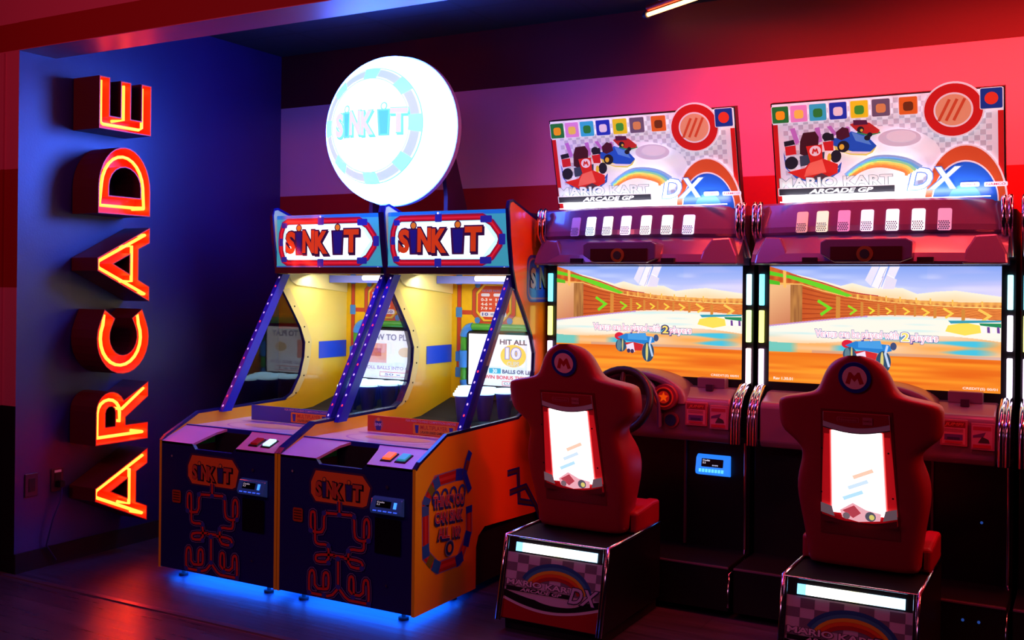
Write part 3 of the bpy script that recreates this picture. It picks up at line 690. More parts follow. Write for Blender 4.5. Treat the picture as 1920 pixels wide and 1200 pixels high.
    # rear body and feet
    MB().box(xi, xj, 4.29, 5.28, .045, .29, M_blackm).box(xi, xj, 5.285, 5.30, .30, 1.72, M_blackm).build('rear_body', t)
    for fx, fy in ((xl+.12, 3.83), (xr-.22+.12, 3.83), (xl+.12, 4.2), (xr-.08, 4.2)):
        MB().tube([(fx, fy, 0), (fx, fy, .012), (fx, fy, .012), (fx, fy, .05)], .014, M_blackm, rs=[.024, .024, .010, .010]).build('foot', t)
    MB().box(xi+.05, xj-.05, 3.99, 4.0, .047, .052, mat((60, 110, 255), 0.4, 0, 3, (.03, .16, 1.0))).build('under_light_strip', t)
    d = bpy.data.lights.new('under_lamp', 'AREA'); d.shape = 'RECTANGLE'; d.size = .7; d.size_y = .45; d.energy = 13; d.color = (.004, .11, 1.0)
    o = bpy.data.objects.new('under_lamp', d); COL.objects.link(o); o.parent = t; o.location = Vector((xc, 4.02, .044)) - t.location
    # side print on the exposed right side
    if idx == 1:
        A = Art((xr-.002, 0, 0), (0, 1, 0), (0, 0, 1), (1, 0, 0), rough=0.35, coat=0.2)
        Q = lambda pts: [(onX(790+x/4.615, 840+y/4.615, xr).y, onX(790+x/4.615, 840+y/4.615, xr).z) for x, y in pts]
        loop = Q([(415, 500), (415, 720), (330, 970), (140, 1040), (40, 930), (38, 480), (75, 400), (130, 290), (350, 220)])
        A.ribbon(loop, .058, (150, 130, 190)); A.ribbon(loop, .046, (185, 30, 34)); A.ribbon(loop, .016, (215, 60, 60))
        for a_, b_, c in (((38, 590), (38, 500), (60, 110, 200)), ((75, 400), (105, 340), (120, 140, 40)), ((38, 840), (45, 950), (40, 110, 215)), ((60, 960), (95, 1000), (120, 140, 40)), ((100, 1010), (160, 1040), (40, 120, 215)),
                          ((300, 990), (360, 930), (40, 60, 200)), ((385, 850), (410, 720), (30, 50, 215)), ((110, 330), (160, 280), (40, 110, 215)), ((300, 235), (375, 225), (30, 60, 225)), ((415, 560), (415, 500), (30, 50, 215)), ((55, 430), (38, 500), (50, 110, 210))):
            A.ribbon(Q([a_, b_]), .054, c, nxt=False)
        A.l += 1
        for pts, c in ((Q([(370, 240), (400, 110), (425, 30)]), (30, 50, 220)), (Q([(375, 230), (420, 370)]), (30, 50, 220))): A.ribbon(pts, .040, (90, 70, 170)); A.ribbon(pts, .030, c)
        A.ribbon(Q([(385, 190), (405, 110)]), .03, (130, 40, 60))
        for k in range(4): u, v = Q([(125+75*k, 440-20*k)])[0]; A.ring(u, v, .026, .032, .012, (30, 70, 190), n=16, nxt=False)
        A.l += 1
        for body, a_, b_, sk in (('THINK YOU', (100, 520), (365, 385), 0), ('CAN SINK', (115, 660), (350, 515), 0), ('ALL 10?', (138, 790), (328, 665), 0)):
            q0, q1 = Q([a_, b_])
            w1 = q1[0]-q0[0]; zt = q1[1]; zb = q0[1]
            s0 = onX(790+a_[0]/4.615, 840+(a_[1]-100)/4.615, xr).z
            A.text(body, q0[0]-.005, q1[0]+.005, zb-.012, s0-.008, (34, 50, 150), .06, bnd=bounds(text_mesh(body, .03)[0]), skew=q1[1]-s0)
            A.text(body, q0[0], q1[0], zb, s0, (225, 200, 225), .045, bnd=bounds(text_mesh(body, .03)[0]), skew=q1[1]-s0)
            A.text(body, q0[0], q1[0], zb, s0, (190, 30, 44), .015, bnd=bounds(text_mesh(body, .03)[0]), skew=q1[1]-s0)
        u, v = Q([(235, 865)])[0]
        A.ell(u, v, .038, .038, (110, 130, 200)); A.ell(u, v, .032, .032, (26, 50, 120)); A.ell(u, v, .017, .019, (220, 140, 40))
        A.build('slogan_print', t)
        A = Art((xr-.002, 0, 0), (0, 1, 0), (0, 0, 1), (1, 0, 0), rough=0.35, coat=0.2)
        pts2 = [(onX(x, y, xr).y, onX(x, y, xr).z) for x, y in ((952, 888), (972, 882), (974, 940), (1002, 944))]
        A.ribbon(pts2, .034, (30, 40, 190)); A.ribbon(pts2, .016, (90, 26, 70))
        pts3 = [(onX(x, y, xr).y, onX(x, y, xr).z) for x, y in ((956, 924), (986, 912), (1006, 950), (1012, 970))]
        A.ribbon(pts3, .034, (30, 40, 190)); A.ribbon(pts3, .016, (90, 26, 70))
        A.build('pipe_print', t)
        A = Art((xr-.002, 0, 0), (0, 1, 0), (0, 0, 1), (1, 0, 0), rough=0.35, coat=0.2)
        A.rrect(4.775, 5.10, 1.42, 1.67, .05, (90, 70, 190)); A.rrect(4.79, 5.085, 1.435, 1.655, .045, (200, 120, 150)); A.rrect(4.80, 5.075, 1.445, 1.645, .04, (70, 90, 200))
        sinkit(A, 4.81, 5.24, 1.49, 1.63, (230, 140, 110), (120, 90, 180), (60, 60, 190), (240, 170, 80))
        A.build('badge_print', t)
    return t
ball_cabinet(-4.19, 0, 'left ball game cabinet, blue lane banner and lit white button, beside the neon letters')
ball_cabinet(-3.39, 1, 'right ball game cabinet with orange lane banner and fully visible orange side wall')

# ---------------------------------------------------------------- big glowing dome sign over both ball games
DX, DY, DZ, DR, DB = -3.42, 4.70, 2.362, 0.413, 0.25
t = thing('dome_sign', 'big glowing white dome sign with turquoise pipe ring above the two ball games', 'sign', (DX, 4.9, 1.74))
M_dome = mat((235, 240, 255), 0.3, 0, 1.0, (1.3, 4.6, 36.0), name='glowing_dome')
def dprof(x): return max(0, 1 - min(1, x)**2.6)**.55
mb = MB(); rows = []; n = 64
for k in range(15):
    a = PI/2*k/14; r = DR*math.cos(a)
    if k == 14: r = 0.0005
    rows.append([(DX + r*math.cos(2*PI*j/n), DY - DB*dprof(r/DR), DZ + r*math.sin(2*PI*j/n)) for j in range(n)])
mb.grid(rows, M_dome, closed_u=True)
rim = [[(DX + DR*math.cos(2*PI*j/n), DY+dd, DZ + DR*math.sin(2*PI*j/n)) for j in range(n)] for dd in (0, .03)]
mb.grid(rim, M_dome, closed_u=True)
dm = mb.build('dome', t)
MB().disc((DX, DY+.03, DZ), DR+.006, 1, .035, mat((210, 215, 230), 0.4), 64).build('back_rim', t)
def dwarp(u, v, o):
    rr = math.sqrt(u*u+v*v)/DR
    return Vector((DX + u, DY - DB*dprof(rr) - .0015 - o, DZ + v))
EM = 1.0
def emat(c, s): return mat(c, 0.3, 0, s)
A = Art((0, 0, 0), (1, 0, 0), (0, 0, 1), (0, -1, 0), emit=1.15, warp=dwarp, step=.0026)
RR = .283
A.ring(.012, 0, RR, RR, .062, (120, 232, 235), n=96); A.ring(.012, 0, RR, RR, .056, (214, 246, 255), n=96); A.ring(.012, 0, RR, RR, .040, (178, 208, 240), n=96)
for k in range(8): A.ring(.012, 0, RR, RR, .060, (150, 242, 240), t0=45*k-9, t1=45*k+9, n=8, nxt=False)
A.l += 1
A.build('ring_print', dm)
A = Art((0, 0, 0), (1, 0, 0), (0, 0, 1), (0, -1, 0), emit=1.1, warp=dwarp, step=.0009); A.l = 4
sinkit(A, -.20, .262, -.062, .105, (206, 220, 240), (110, 218, 236), (80, 208, 228), (214, 240, 246), e=1.1, fat=.08)
A.build('logo_print', dm)
MB().prism([(4.82, 1.897), (4.82, 2.0), (4.77, 2.25), (4.77, 2.45), (4.80, 2.45), (5.02, 1.95), (5.05, 1.897)], 0, -3.145, -3.12, mat((50, 26, 60), 0.5)).build('bracket_arm', t)
MB().prism([(4.82, 1.897), (4.82, 2.0), (4.77, 2.25), (4.77, 2.45), (4.80, 2.45), (5.02, 1.95), (5.05, 1.897)], 0, -3.66, -3.635, mat((50, 26, 60), 0.5)).build('bracket_arm', t)
MB().box(-3.66, -3.12, 4.77, 4.79, 2.2, 2.45, mat((50, 26, 60), 0.5)).build('cross_plate', t)

# ---------------------------------------------------------------- racing machines
PICS = {}
def colorgrid(nu, nv, fn, O, U, V, N, emit, name, parent, over):
    """a screen picture: fine grid of coloured cells (display content)"""
    vs = []; cols = []
    for j in range(nv+1):
        for i in range(nu+1):
            u, v = i/nu, j/nv
            vs.append(Vector(O) + Vector(U)*u + Vector(V)*v)
    fs = [(j*(nu+1)+i, j*(nu+1)+i+1, (j+1)*(nu+1)+i+1, (j+1)*(nu+1)+i) for j in range(nv) for i in range(nu)]
    off = Vector((0, 0, 0)); q = parent
    while q is not None: off += q.location; q = q.parent
    k0 = len(vs); vs = vs + [Vector(v) for v in over.mb.v]; ng = len(fs); fs = fs + [[i+k0 for i in f] for f in over.mb.f]
    me = bpy.data.meshes.new(name); me.from_pydata([tuple(v-off) for v in vs], [], fs)
    ca = me.color_attributes.new('picture', 'FLOAT_COLOR', 'POINT')
    if (nu, nv) not in PICS:
        fl = []
        for j in range(nv+1):
            for i in range(nu+1):
                fl += [*lin(fn(i/nu, j/nv)), 1.0]
        PICS[(nu, nv)] = fl
    flat = list(PICS[(nu, nv)])
    flat += [0.0, 0.0, 0.0, 1.0]*(len(vs)-k0)
    ca.data.foreach_set('color', flat)
    m = bpy.data.materials.new('screen_picture'); m.use_nodes = True; Nn, L, b = nodes_of(m)
    at = Nn.new('ShaderNodeVertexColor'); at.layer_name = 'picture'
    L.new(at.outputs['Color'], b.inputs['Emission Color']); b.inputs['Emission Strength'].default_value = emit
    b.inputs['Base Color'].default_value = (.01, .01, .01, 1); b.inputs['Roughness'].default_value = 0.12
    me.materials.append(m)
    for mm in over.mb.mats: me.materials.append(mm)
    me.polygons.foreach_set('material_index', [0]*ng + [k+1 for k in over.mb.m]); me.update()
    o = bpy.data.objects.new(name, me); COL.objects.link(o); o.parent = parent
    return o
def lerp(a, b, t): t = max(0, min(1, t)); return tuple(x + (y-x)*t for x, y in zip(a, b))
def interp(x, P):
    for (x0, y0), (x1, y1) in zip(P, P[1:]):
        if x <= x1: return y0 + (y1-y0)*(x-x0)/(x1-x0)
    return P[-1][1]
def hsh(x, y): 
    v = math.sin(x*12.9898 + y*78.233)*43758.5453; return v - math.floor(v)
def vnoise(x, y):
    xi_, yi_ = math.floor(x), math.floor(y); fx, fy = x-xi_, y-yi_; fx = fx*fx*(3-2*fx); fy = fy*fy*(3-2*fy)
    a = hsh(xi_, yi_); b = hsh(xi_+1, yi_); c = hsh(xi_, yi_+1); d = hsh(xi_+1, yi_+1)
    return (a*(1-fx)+b*fx)*(1-fy) + (c*(1-fx)+d*fx)*fy
HILL = [(0, .02), (.2, .10), (.33, .165), (.38, .14), (.46, .18), (.52, .17), (.60, .18), (.66, .225), (.74, .205), (.82, .195), (.9, .215), (1, .24)]
WTOP = [(0, .0), (.09, .05), (.15, .09), (.26, .145), (.35, .20), (.45, .235), (.55, .262), (.68, .278), (.85, .288), (1, .285)]
WMID = [(0, .16), (.15, .16), (.25, .215), (.35, .255), (.45, .283), (.55, .30), (.70, .318), (.85, .33), (1, .335)]
WBOT = [(0, .51), (.16, .472), (.3, .44), (.42, .415), (.55, .402), (.70, .403), (.85, .41), (1, .43)]
def game(u, v):
    v = 1 - v
    nz = vnoise(u*9, v*60); nf = vnoise(u*60, v*60)
    if v < interp(u, HILL) and v > -1 and v < interp(u, WTOP)+.9 and not v > interp(u, WTOP):
        c = lerp((132, 160, 236), (206, 206, 247), v/.24)
        cl = vnoise(u*7+3, v*22+1)
        if u > .7: c = lerp(c, (235, 205, 240), max(0, cl-.35)*(u-.6)*2.6)
        return lerp(c, (225, 228, 250), max(0, cl-.6)*1.2)
    if v < interp(u, WTOP):
        return lerp((246, 236, 214), (250, 214, 170), (v-interp(u, HILL))/.07)
    if v < interp(u, WMID):
        t_ = (v - interp(u, WTOP))/(interp(u, WMID)-interp(u, WTOP))
        base = lerp((214, 104, 40), (250, 186, 92), min(1, u*1.5))
        if t_ > .86: return lerp((240, 170, 90), (255, 225, 130), u)
        if (u < .33) and .25 < t_ < .48: return (90, 200, 40)
        k = (math.sin(u*(150 + 40*u))*.5+.5)*.35*(1 if t_ > .45 else .3)
        return lerp(base, (150, 40, 24), k + nf*.2)
    if v < interp(u, WBOT):
        t_ = (v - interp(u, WMID))/(interp(u, WBOT)-interp(u, WMID))
        if u < .10: return lerp((236, 180, 128), (206, 130, 92), t_ + u*3-.2)
        if u < .155: return lerp((196, 132, 70), (140, 84, 48), vnoise(u*160, v*10)*.8)
        pl = abs((t_*7) % 1 - .5)*2
        c = lerp((196, 78, 34), (246, 150, 70), min(1, max(0, u-.1)*1.6)*.9 + .1*nz)
        c = lerp((150, 52, 26), c, min(1, pl*3))
        return lerp(c, (170, 66, 30), .35*vnoise(u*40, v*160))
    f = (v - interp(u, WBOT))
    if f < .012: return (196, 150, 205) if u < .45 else (250, 220, 200)
    if v < .61 + .05*math.sin(u*5+1): 
        c = (250, 240, 226); a = vnoise(u*6+2, v*40)
        c = lerp(c, (180, 230, 235), max(0, a-.5)*1.3)
        return lerp(c, (244, 176, 110), max(0, v-.56)*6*vnoise(u*5+9, v*26))
    if v < .74:
        a = vnoise(u*5.5+1, v*26+5)
        c = lerp((246, 160, 70), (240, 205, 175), vnoise(u*4+7, v*30)*1.1)
        c = lerp(c, (70, 190, 220), min(1, max(0, a-.40)*4)*max(0, min(1, (u-.28)/.06))*max(0, min(1, (1.0-u)/.1)))
        c = lerp(c, (70, 200, 205), .75*max(0, min(1, (.14-u)/.04)))
        return lerp(c, (150, 120, 170), .3 if v > .715 and u > .2 else 0)
    return lerp(lerp((250, 158, 44), (226, 98, 24), vnoise(u*3.5, v*42)), (255, 190, 80), .7*max(0, vnoise(u*4+4, v*16)-.45))

def race_art_kart(A, u, v, s, body, c2, wheel=(40, 44, 60)):
    """a small generic go-kart drawn in three-quarter front view"""
    for dx_, dy_, w_, h_ in ((-.9, .35, .28, .30), (.75, .40, .24, .26), (-.75, -.25, .36, .38), (.85, -.15, .30, .34)):
        A.ell(u+dx_*s, v+dy_*s, w_*s, h_*s, wheel, n=14, nxt=False)
    A.l += 1
    A.poly([(u-.75*s, v-.55*s), (u+.1*s, v-.95*s), (u+.95*s, v-.45*s), (u+.5*s, v+.1*s), (u+.2*s, v+.55*s), (u-.3*s, v+.55*s), (u-.35*s, v+.0*s)], c2)
    A.poly([(u-.62*s, v-.5*s), (u+.1*s, v-.8*s), (u+.8*s, v-.4*s), (u+.3*s, v+.05*s), (u+.12*s, v+.55*s), (u-.25*s, v+.55*s), (u-.3*s, v-.05*s)], body)
    A.poly([(u-.3*s, v-.1*s), (u+.25*s, v-.1*s), (u+.1*s, v-.62*s)], tuple(min(255, c+50) for c in body))
    A.rrect(u-.35*s, u+.2*s, v+.45*s, v+1.05*s, .12*s, (66, 30, 44))
    for k in (-.62, .42): A.poly([(u+k*s, v+.35*s), (u+(k+.14)*s, v+.35*s), (u+(k+.02)*s, v+1.15*s), (u+(k-.2)*s, v+1.12*s)], (196, 130, 205), nxt=False)
    A.l += 1
    A.ell(u+.82*s, v-.15*s, .10*s, .16*s, (226, 190, 60), n=12)

def game_overlay(A, w_, h_, idx):
    """crisp shapes over the picture; (u,v) in metres, v up"""
    U = lambda x: (x-122)/1771*w_
    V = lambda y: h_ - (y-47)/1030*h_
    Pp = lambda *q: [(U(x), V(y)) for x, y in q]
    A.poly(Pp((945, 50), (1005, 50), (940, 215), (895, 165)), (236, 232, 250)); A.poly(Pp((1010, 50), (1070, 50), (1010, 240), (945, 220)), (250, 248, 255)); A.poly(Pp((1085, 50), (1160, 50), (1085, 240), (1020, 240)), (240, 236, 252))
    A.ribbon(Pp((1040, 130), (1000, 235)), .003, (170, 160, 200)); A.ribbon(Pp((1060, 60), (1025, 150)), .003, (160, 160, 205)); A.poly(Pp((1060, 120), (1140, 160), (1120, 240), (1030, 240)), (232, 226, 246))
    A.poly(Pp((285, 122), (460, 170), (640, 230), (800, 300), (760, 312), (600, 262), (440, 205), (280, 152)), (104, 214, 44)); A.ribbon(Pp((285, 118), (560, 190), (800, 275), (1000, 300)), .004, (180, 40, 60))
    A.poly(Pp((122, 165), (210, 185), (210, 215), (122, 205)), (80, 190, 40)); A.poly(Pp((235, 80), (262, 90), (262, 240), (240, 235)), (246, 190, 96))
    for (x, y, s, c) in ((580, 410, 62, (110, 220, 40)), (800, 425, 38, (150, 220, 40)), (948, 425, 27, (226, 226, 60)), (1078, 425, 26, (246, 216, 70)), (1212, 425, 28, (250, 214, 76)), (1355, 430, 32, (252, 210, 80)), (1520, 435, 40, (252, 210, 80)), (1780, 450, 50, (250, 205, 90))):
        A.ribbon(Pp((x-s*.9, y-s), (x+s*.7, y+2), (x-s*.5, y+s)), .0075*s/40+.002, c)
    for x, y0_, y1_, w2 in ((688, 305, 495, 34), (875, 350, 475, 22), (1003, 365, 465, 18), (1130, 370, 462, 16), (1278, 375, 465, 18), (1425, 385, 475, 22), (1628, 395, 490, 26)):
        A.poly(Pp((x-w2/2, y0_), (x+w2/2, y0_+8), (x+w2/2, y1_), (x-w2/2, y1_+6)), (206, 140, 60), nxt=False)
    A.l += 1
    for x in (835, 935, 1055, 1160, 1280, 1385, 1545, 1755): A.poly(Pp((x, 285+(x-800)*.05), (x+12, 288+(x-800)*.05), (x+12, 330+(x-800)*.06), (x, 328+(x-800)*.06)), (250, 196, 90), nxt=False)
    A.l += 1
    A.poly(Pp((1500, 585), (1520, 535), (1640, 508), (1745, 530), (1755, 590), (1640, 615)), (250, 226, 90)); A.poly(Pp((1520, 495), (1893, 485), (1893, 500), (1540, 520)), (60, 160, 180)); A.poly(Pp((1740, 512), (1893, 510), (1893, 545), (1750, 530)), (40, 140, 90))
    for k in range(4): A.poly(Pp((1762+34*k, 540), (1780+34*k, 540), (1784+34*k, 590), (1764+34*k, 588)), (110, 70, 150) if k % 2 else (246, 244, 250), nxt=False)
    A.l += 1
    # kart seen from behind
    A.ell(U(765), V(718), .026, .020, (206, 36, 60), n=16, nxt=False); A.ell(U(985), V(715), .022, .018, (200, 40, 60), n=16)
    A.ell(U(1120), V(725), .014, .018, (60, 80, 120), n=14)
    A.poly(Pp((748, 730), (830, 690), (1090, 715), (1110, 765), (1020, 790), (830, 760)), (40, 130, 205)); A.poly(Pp((850, 690), (1020, 680), (1040, 750), (850, 745)), (70, 160, 226))
    A.ell(U(785), V(805), .031, .034, (50, 84, 110), n=18, nxt=False); A.ell(U(1045), V(860), .033, .050, (44, 78, 106), n=18)
    A.ell(U(765), V(805), .012, .030, (90, 130, 140), n=14, nxt=False); A.ell(U(1035), V(860), .007, .046, (206, 206, 120), n=14); A.ell(U(800), V(800), .004, .032, (196, 196, 120), n=14)
    A.poly(Pp((820, 780), (900, 770), (1000, 790), (985, 850), (880, 850)), (196, 44, 50)); A.poly(Pp((835, 800), (905, 775), (920, 865), (850, 870)), (226, 222, 240))
    A.ell(U(860), V(855), .010, .011, (60, 50, 90), n=12, nxt=False); A.ell(U(895), V(858), .010, .011, (60, 50, 90), n=12)
    A.ribbon(Pp((1075, 720), (1060, 790), (1090, 900)), .010, (180, 215, 240))
    if idx == 0:
        for body, a, b, y0_, y1_, c in (('Versus can be played with', 510, 1160, 600, 682, (246, 190, 205)), ('players', 1250, 1450, 612, 695, (246, 190, 205)), ('2', 1180, 1240, 605, 680, (250, 226, 110))):
            bnd = bounds(text_mesh(body, .04)[0])
            A.text(body, U(a), U(b), V(y1_), V(y0_), (70, 60, 120), .13, bnd=bnd); A.text(body, U(a), U(b), V(y1_), V(y0_), (252, 250, 255) if body != '2' else (60, 70, 110), .09, bnd=bnd); A.text(body, U(a), U(b), V(y1_), V(y0_), c, .025, bnd=bnd)
    else:
        for body, a, b, y0_, y1_, c in (('Versus can be played with', 510, 1160, 600, 682, (246, 200, 210)), ('players', 1250, 1450, 612, 695, (246, 200, 210)), ('2', 1180, 1240, 605, 680, (250, 226, 110))):
            bnd = bounds(text_mesh(body, .04)[0])
            A.text(body, U(a), U(b), V(y1_), V(y0_), (60, 64, 140), .13, bnd=bnd); A.text(body, U(a), U(b), V(y1_), V(y0_), (245, 245, 255), .09, bnd=bnd); A.text(body, U(a), U(b), V(y1_), V(y0_), c, .025, bnd=bnd)
    A.text('CREDIT(S) 00/01', U(1630), U(1875), V(1060), V(1035), (246, 232, 210), .02)
    if idx: A.text('Rev 1.30.01', U(170), U(330), V(1055), V(1030), (246, 240, 225), .02)

M_SHAPE = [(-.034, -.022), (-.020, .022), (-.012, .022), (0, .008), (.012, .022), (.020, .022), (.034, -.022), (.018, -.026), (.011, -.002), (0, -.016), (-.011, -.002), (-.018, -.026)]
def marquee_art(A, w_, h_):
    """crop px of the left machine's marquee -> (u,v)"""
    def T(x, y):    # homography-free: interpolate along the four measured edges
        f = (y-375)/680.0; xl_ = 218+92*f*1.0; xr_ = 1652+10*f
        u = (x-xl_)/(xr_-xl_); yt = 378-102*u; yb = 1062-22*u
        return (u*w_, h_*(1-(y-yt)/(yb-yt)))
    P = lambda *q: [T(x, y) for x, y in q]
    A.rect(0, w_, 0, h_, (226, 226, 236))
    A.rect(0, .022, 0, h_*.80, (196, 30, 30)); A.rect(w_-.022, w_, 0, h_*.80, (196, 30, 30))
    cs = .023
    for i in range(int(w_/cs)):
        for j in range(int(h_/cs)):
            if (i + j) % 2 == 0 and .024 < i*cs < w_-.045: A.rect(i*cs, (i+1)*cs, j*cs, (j+1)*cs, (188, 188, 200), nxt=False)
    A.l += 1
    A.ell(.45, .20, .27, .14, (232, 232, 240)); A.ell(.42, .16, .24, .11, (242, 242, 248)); A.rect(.024, w_-.024, 0, .045, (250, 248, 250))
    # tiles along the top
    cols = [((40, 130, 60), (245, 170, 30)), ((226, 150, 215), (240, 214, 90)), ((60, 190, 220), (50, 140, 60)), ((40, 60, 190), (235, 235, 240)), ((240, 225, 40), (70, 170, 60)), ((110, 96, 120), (214, 150, 90)), ((226, 110, 40), (110, 56, 30))]
    xs = [283, 407, 532, 663, 798, 933, 1100]
    for k, x in enumerate(xs):
        u, v = T(x, 378-102*((x-218)/1434)+72); s = .0375
        A.rrect(u-s-.003, u+s+.003, v-s-.003, v+s+.003, .008, (240, 240, 245)); A.rrect(u-s, u+s, v-s, v+s, .006, cols[k][0])
        A.rrect(u-s*.55, u+s*.55, v-s*.6, v+s*.45, .012, cols[k][1])
    u, v = T(1585, 345); s = .042
    A.rrect(u-s-.003, u+s+.003, v-s-.003, v+s+.003, .008, (235, 235, 240)); A.rrect(u-s, u+s, v-s, v+s, .006, (30, 60, 150)); A.ell(u, v, .026, .026, (226, 60, 40))
    # karts
    def EL(x, y, rx, ry, c, nxt=True):
        A.poly([T(x+rx*math.cos(2*PI*k/18), y+ry*math.sin(2*PI*k/18)) for k in range(18)], c, nxt=nxt)
    BK = (38, 36, 48); PU = (190, 120, 205)
    A.poly(P((790, 575), (870, 590), (940, 570), (925, 545), (800, 550)), (60, 150, 90)); A.poly(P((745, 510), (800, 490), (870, 500), (935, 550), (925, 570), (850, 575), (790, 555)), (190, 50, 46)); EL(815, 545, 22, 22, BK); EL(822, 550, 9, 10, (226, 190, 70)); A.poly(P((765, 480), (850, 480), (860, 510), (770, 515)), (84, 36, 70)); EL(875, 580, 16, 16, BK)
    EL(605, 590, 30, 28, BK); A.poly(P((600, 522), (628, 516), (672, 575), (650, 585)), PU); A.poly(P((720, 525), (740, 522), (760, 570), (742, 575)), PU)
    A.poly(P((640, 620), (665, 680), (760, 715), (860, 722), (900, 700), (920, 660)), (236, 222, 110)); A.poly(P((628, 600), (700, 600), (760, 555), (860, 590), (922, 655), (885, 695), (800, 702), (700, 668), (650, 650)), (40, 92, 206)); A.poly(P((760, 560), (850, 592), (890, 650), (790, 620)), (90, 150, 230)); A.poly(P((700, 690), (890, 695), (860, 708), (770, 706)), (240, 240, 245))
    A.poly(P((662, 560), (700, 525), (740, 535), (752, 590), (700, 615), (668, 600)), (76, 30, 50)); EL(715, 658, 38, 40, BK); EL(705, 660, 16, 19, (232, 196, 60)); EL(862, 600, 20, 18, BK)
    for q in (((362, 535), (394, 528), (432, 625), (408, 645)), ((524, 530), (556, 524), (580, 620), (556, 630))): A.poly(P(*q), PU, nxt=False)
    A.l += 1
    A.poly(P((328, 622), (392, 608), (404, 640), (336, 655)), BK, nxt=False); A.poly(P((585, 575), (648, 568), (656, 612), (590, 620)), BK)
    A.poly(P((330, 690), (352, 800), (430, 875), (520, 900), (620, 895), (705, 830), (712, 760), (640, 850), (480, 870), (380, 800)), (50, 96, 190)); A.poly(P((345, 730), (372, 812), (450, 868), (560, 880), (640, 868), (700, 800), (640, 840), (480, 858)), (240, 240, 245))
    A.poly(P((338, 655), (408, 645), (418, 706), (350, 716)), (206, 40, 44), nxt=False); A.poly(P((584, 625), (650, 616), (656, 684), (600, 684)), (206, 40, 44))
    A.poly(P((436, 620), (452, 562), (530, 552), (556, 590), (556, 660), (500, 730), (440, 705)), (70, 30, 40)); A.poly(P((440, 720), (600, 690), (600, 760), (450, 790)), (60, 70, 90))
    EL(390, 765, 44, 44, BK); EL(674, 722, 34, 44, BK); EL(632, 730, 13, 30, (228, 196, 60))
    A.poly(P((478, 652), (580, 640), (590, 735), (690, 775), (690, 835), (610, 878), (480, 878), (368, 828), (480, 800), (512, 760)), (214, 44, 38)); A.poly(P((512, 765), (588, 740), (620, 830), (480, 860), (490, 810)), (240, 110, 92)); A.poly(P((540, 860), (590, 835), (640, 860), (600, 880), (550, 880)), (90, 60, 70))
    EL(540, 683, 37, 35, (240, 228, 232)); u, v = T(540, 683); A.poly([(u+a*.46, v+b*.52) for a, b in M_SHAPE], (206, 44, 40))
    # soft grey swoosh standing where the glove points
    EL(1060, 600, 130, 60, (216, 214, 230)); EL(1070, 590, 90, 40, (234, 234, 243))
    # rainbow
    for k, c in enumerate(((150, 190, 240), (110, 190, 240), (150, 230, 170), (250, 235, 120), (250, 190, 90), (245, 150, 80))):
        pts = [(740+8*k, 850+2*k), (800+8*k, 790+5*k), (900+4*k, 728+12*k), (1010, 722+15*k), (1120-2*k, 745+17*k), (1200-18*k, 800+12*k)]
        for _ in range(2):
            q_ = [pts[0]]
            for a, b in zip(pts, pts[1:]): q_ += [(a[0]*.75+b[0]*.25, a[1]*.75+b[1]*.25), (a[0]*.25+b[0]*.75, a[1]*.25+b[1]*.75)]
            pts = q_ + [pts[-1]]
        A.ribbon(P(*pts), .013, c, nxt=False)
    A.l += 1
    # wordmarks
    q0, q1 = T(330, 940), T(1030, 880)
    A.outlined('MARIO KART', q0[0], q1[0], q0[1], q0[1]+.048, (226, 240, 238), (96, 120, 124), .03, .06)
    q0, q1 = T(330, 985), T(1045, 935)
    A.poly([(q0[0]-.004, q0[1]-.004), (q1[0]+.004, q0[1]-.004), (q1[0]+.004, q0[1]+.033), (q0[0]-.004, q0[1]+.033)], (226, 228, 232)); A.poly([(q0[0], q0[1]), (q1[0], q0[1]), (q1[0], q0[1]+.029), (q0[0], q0[1]+.029)], (44, 44, 52))
    A.text('ARCADE GP', T(520, 970)[0], T(920, 970)[0], q0[1]+.004, q0[1]+.025, (240, 240, 246), .03, .3)
    return T, P
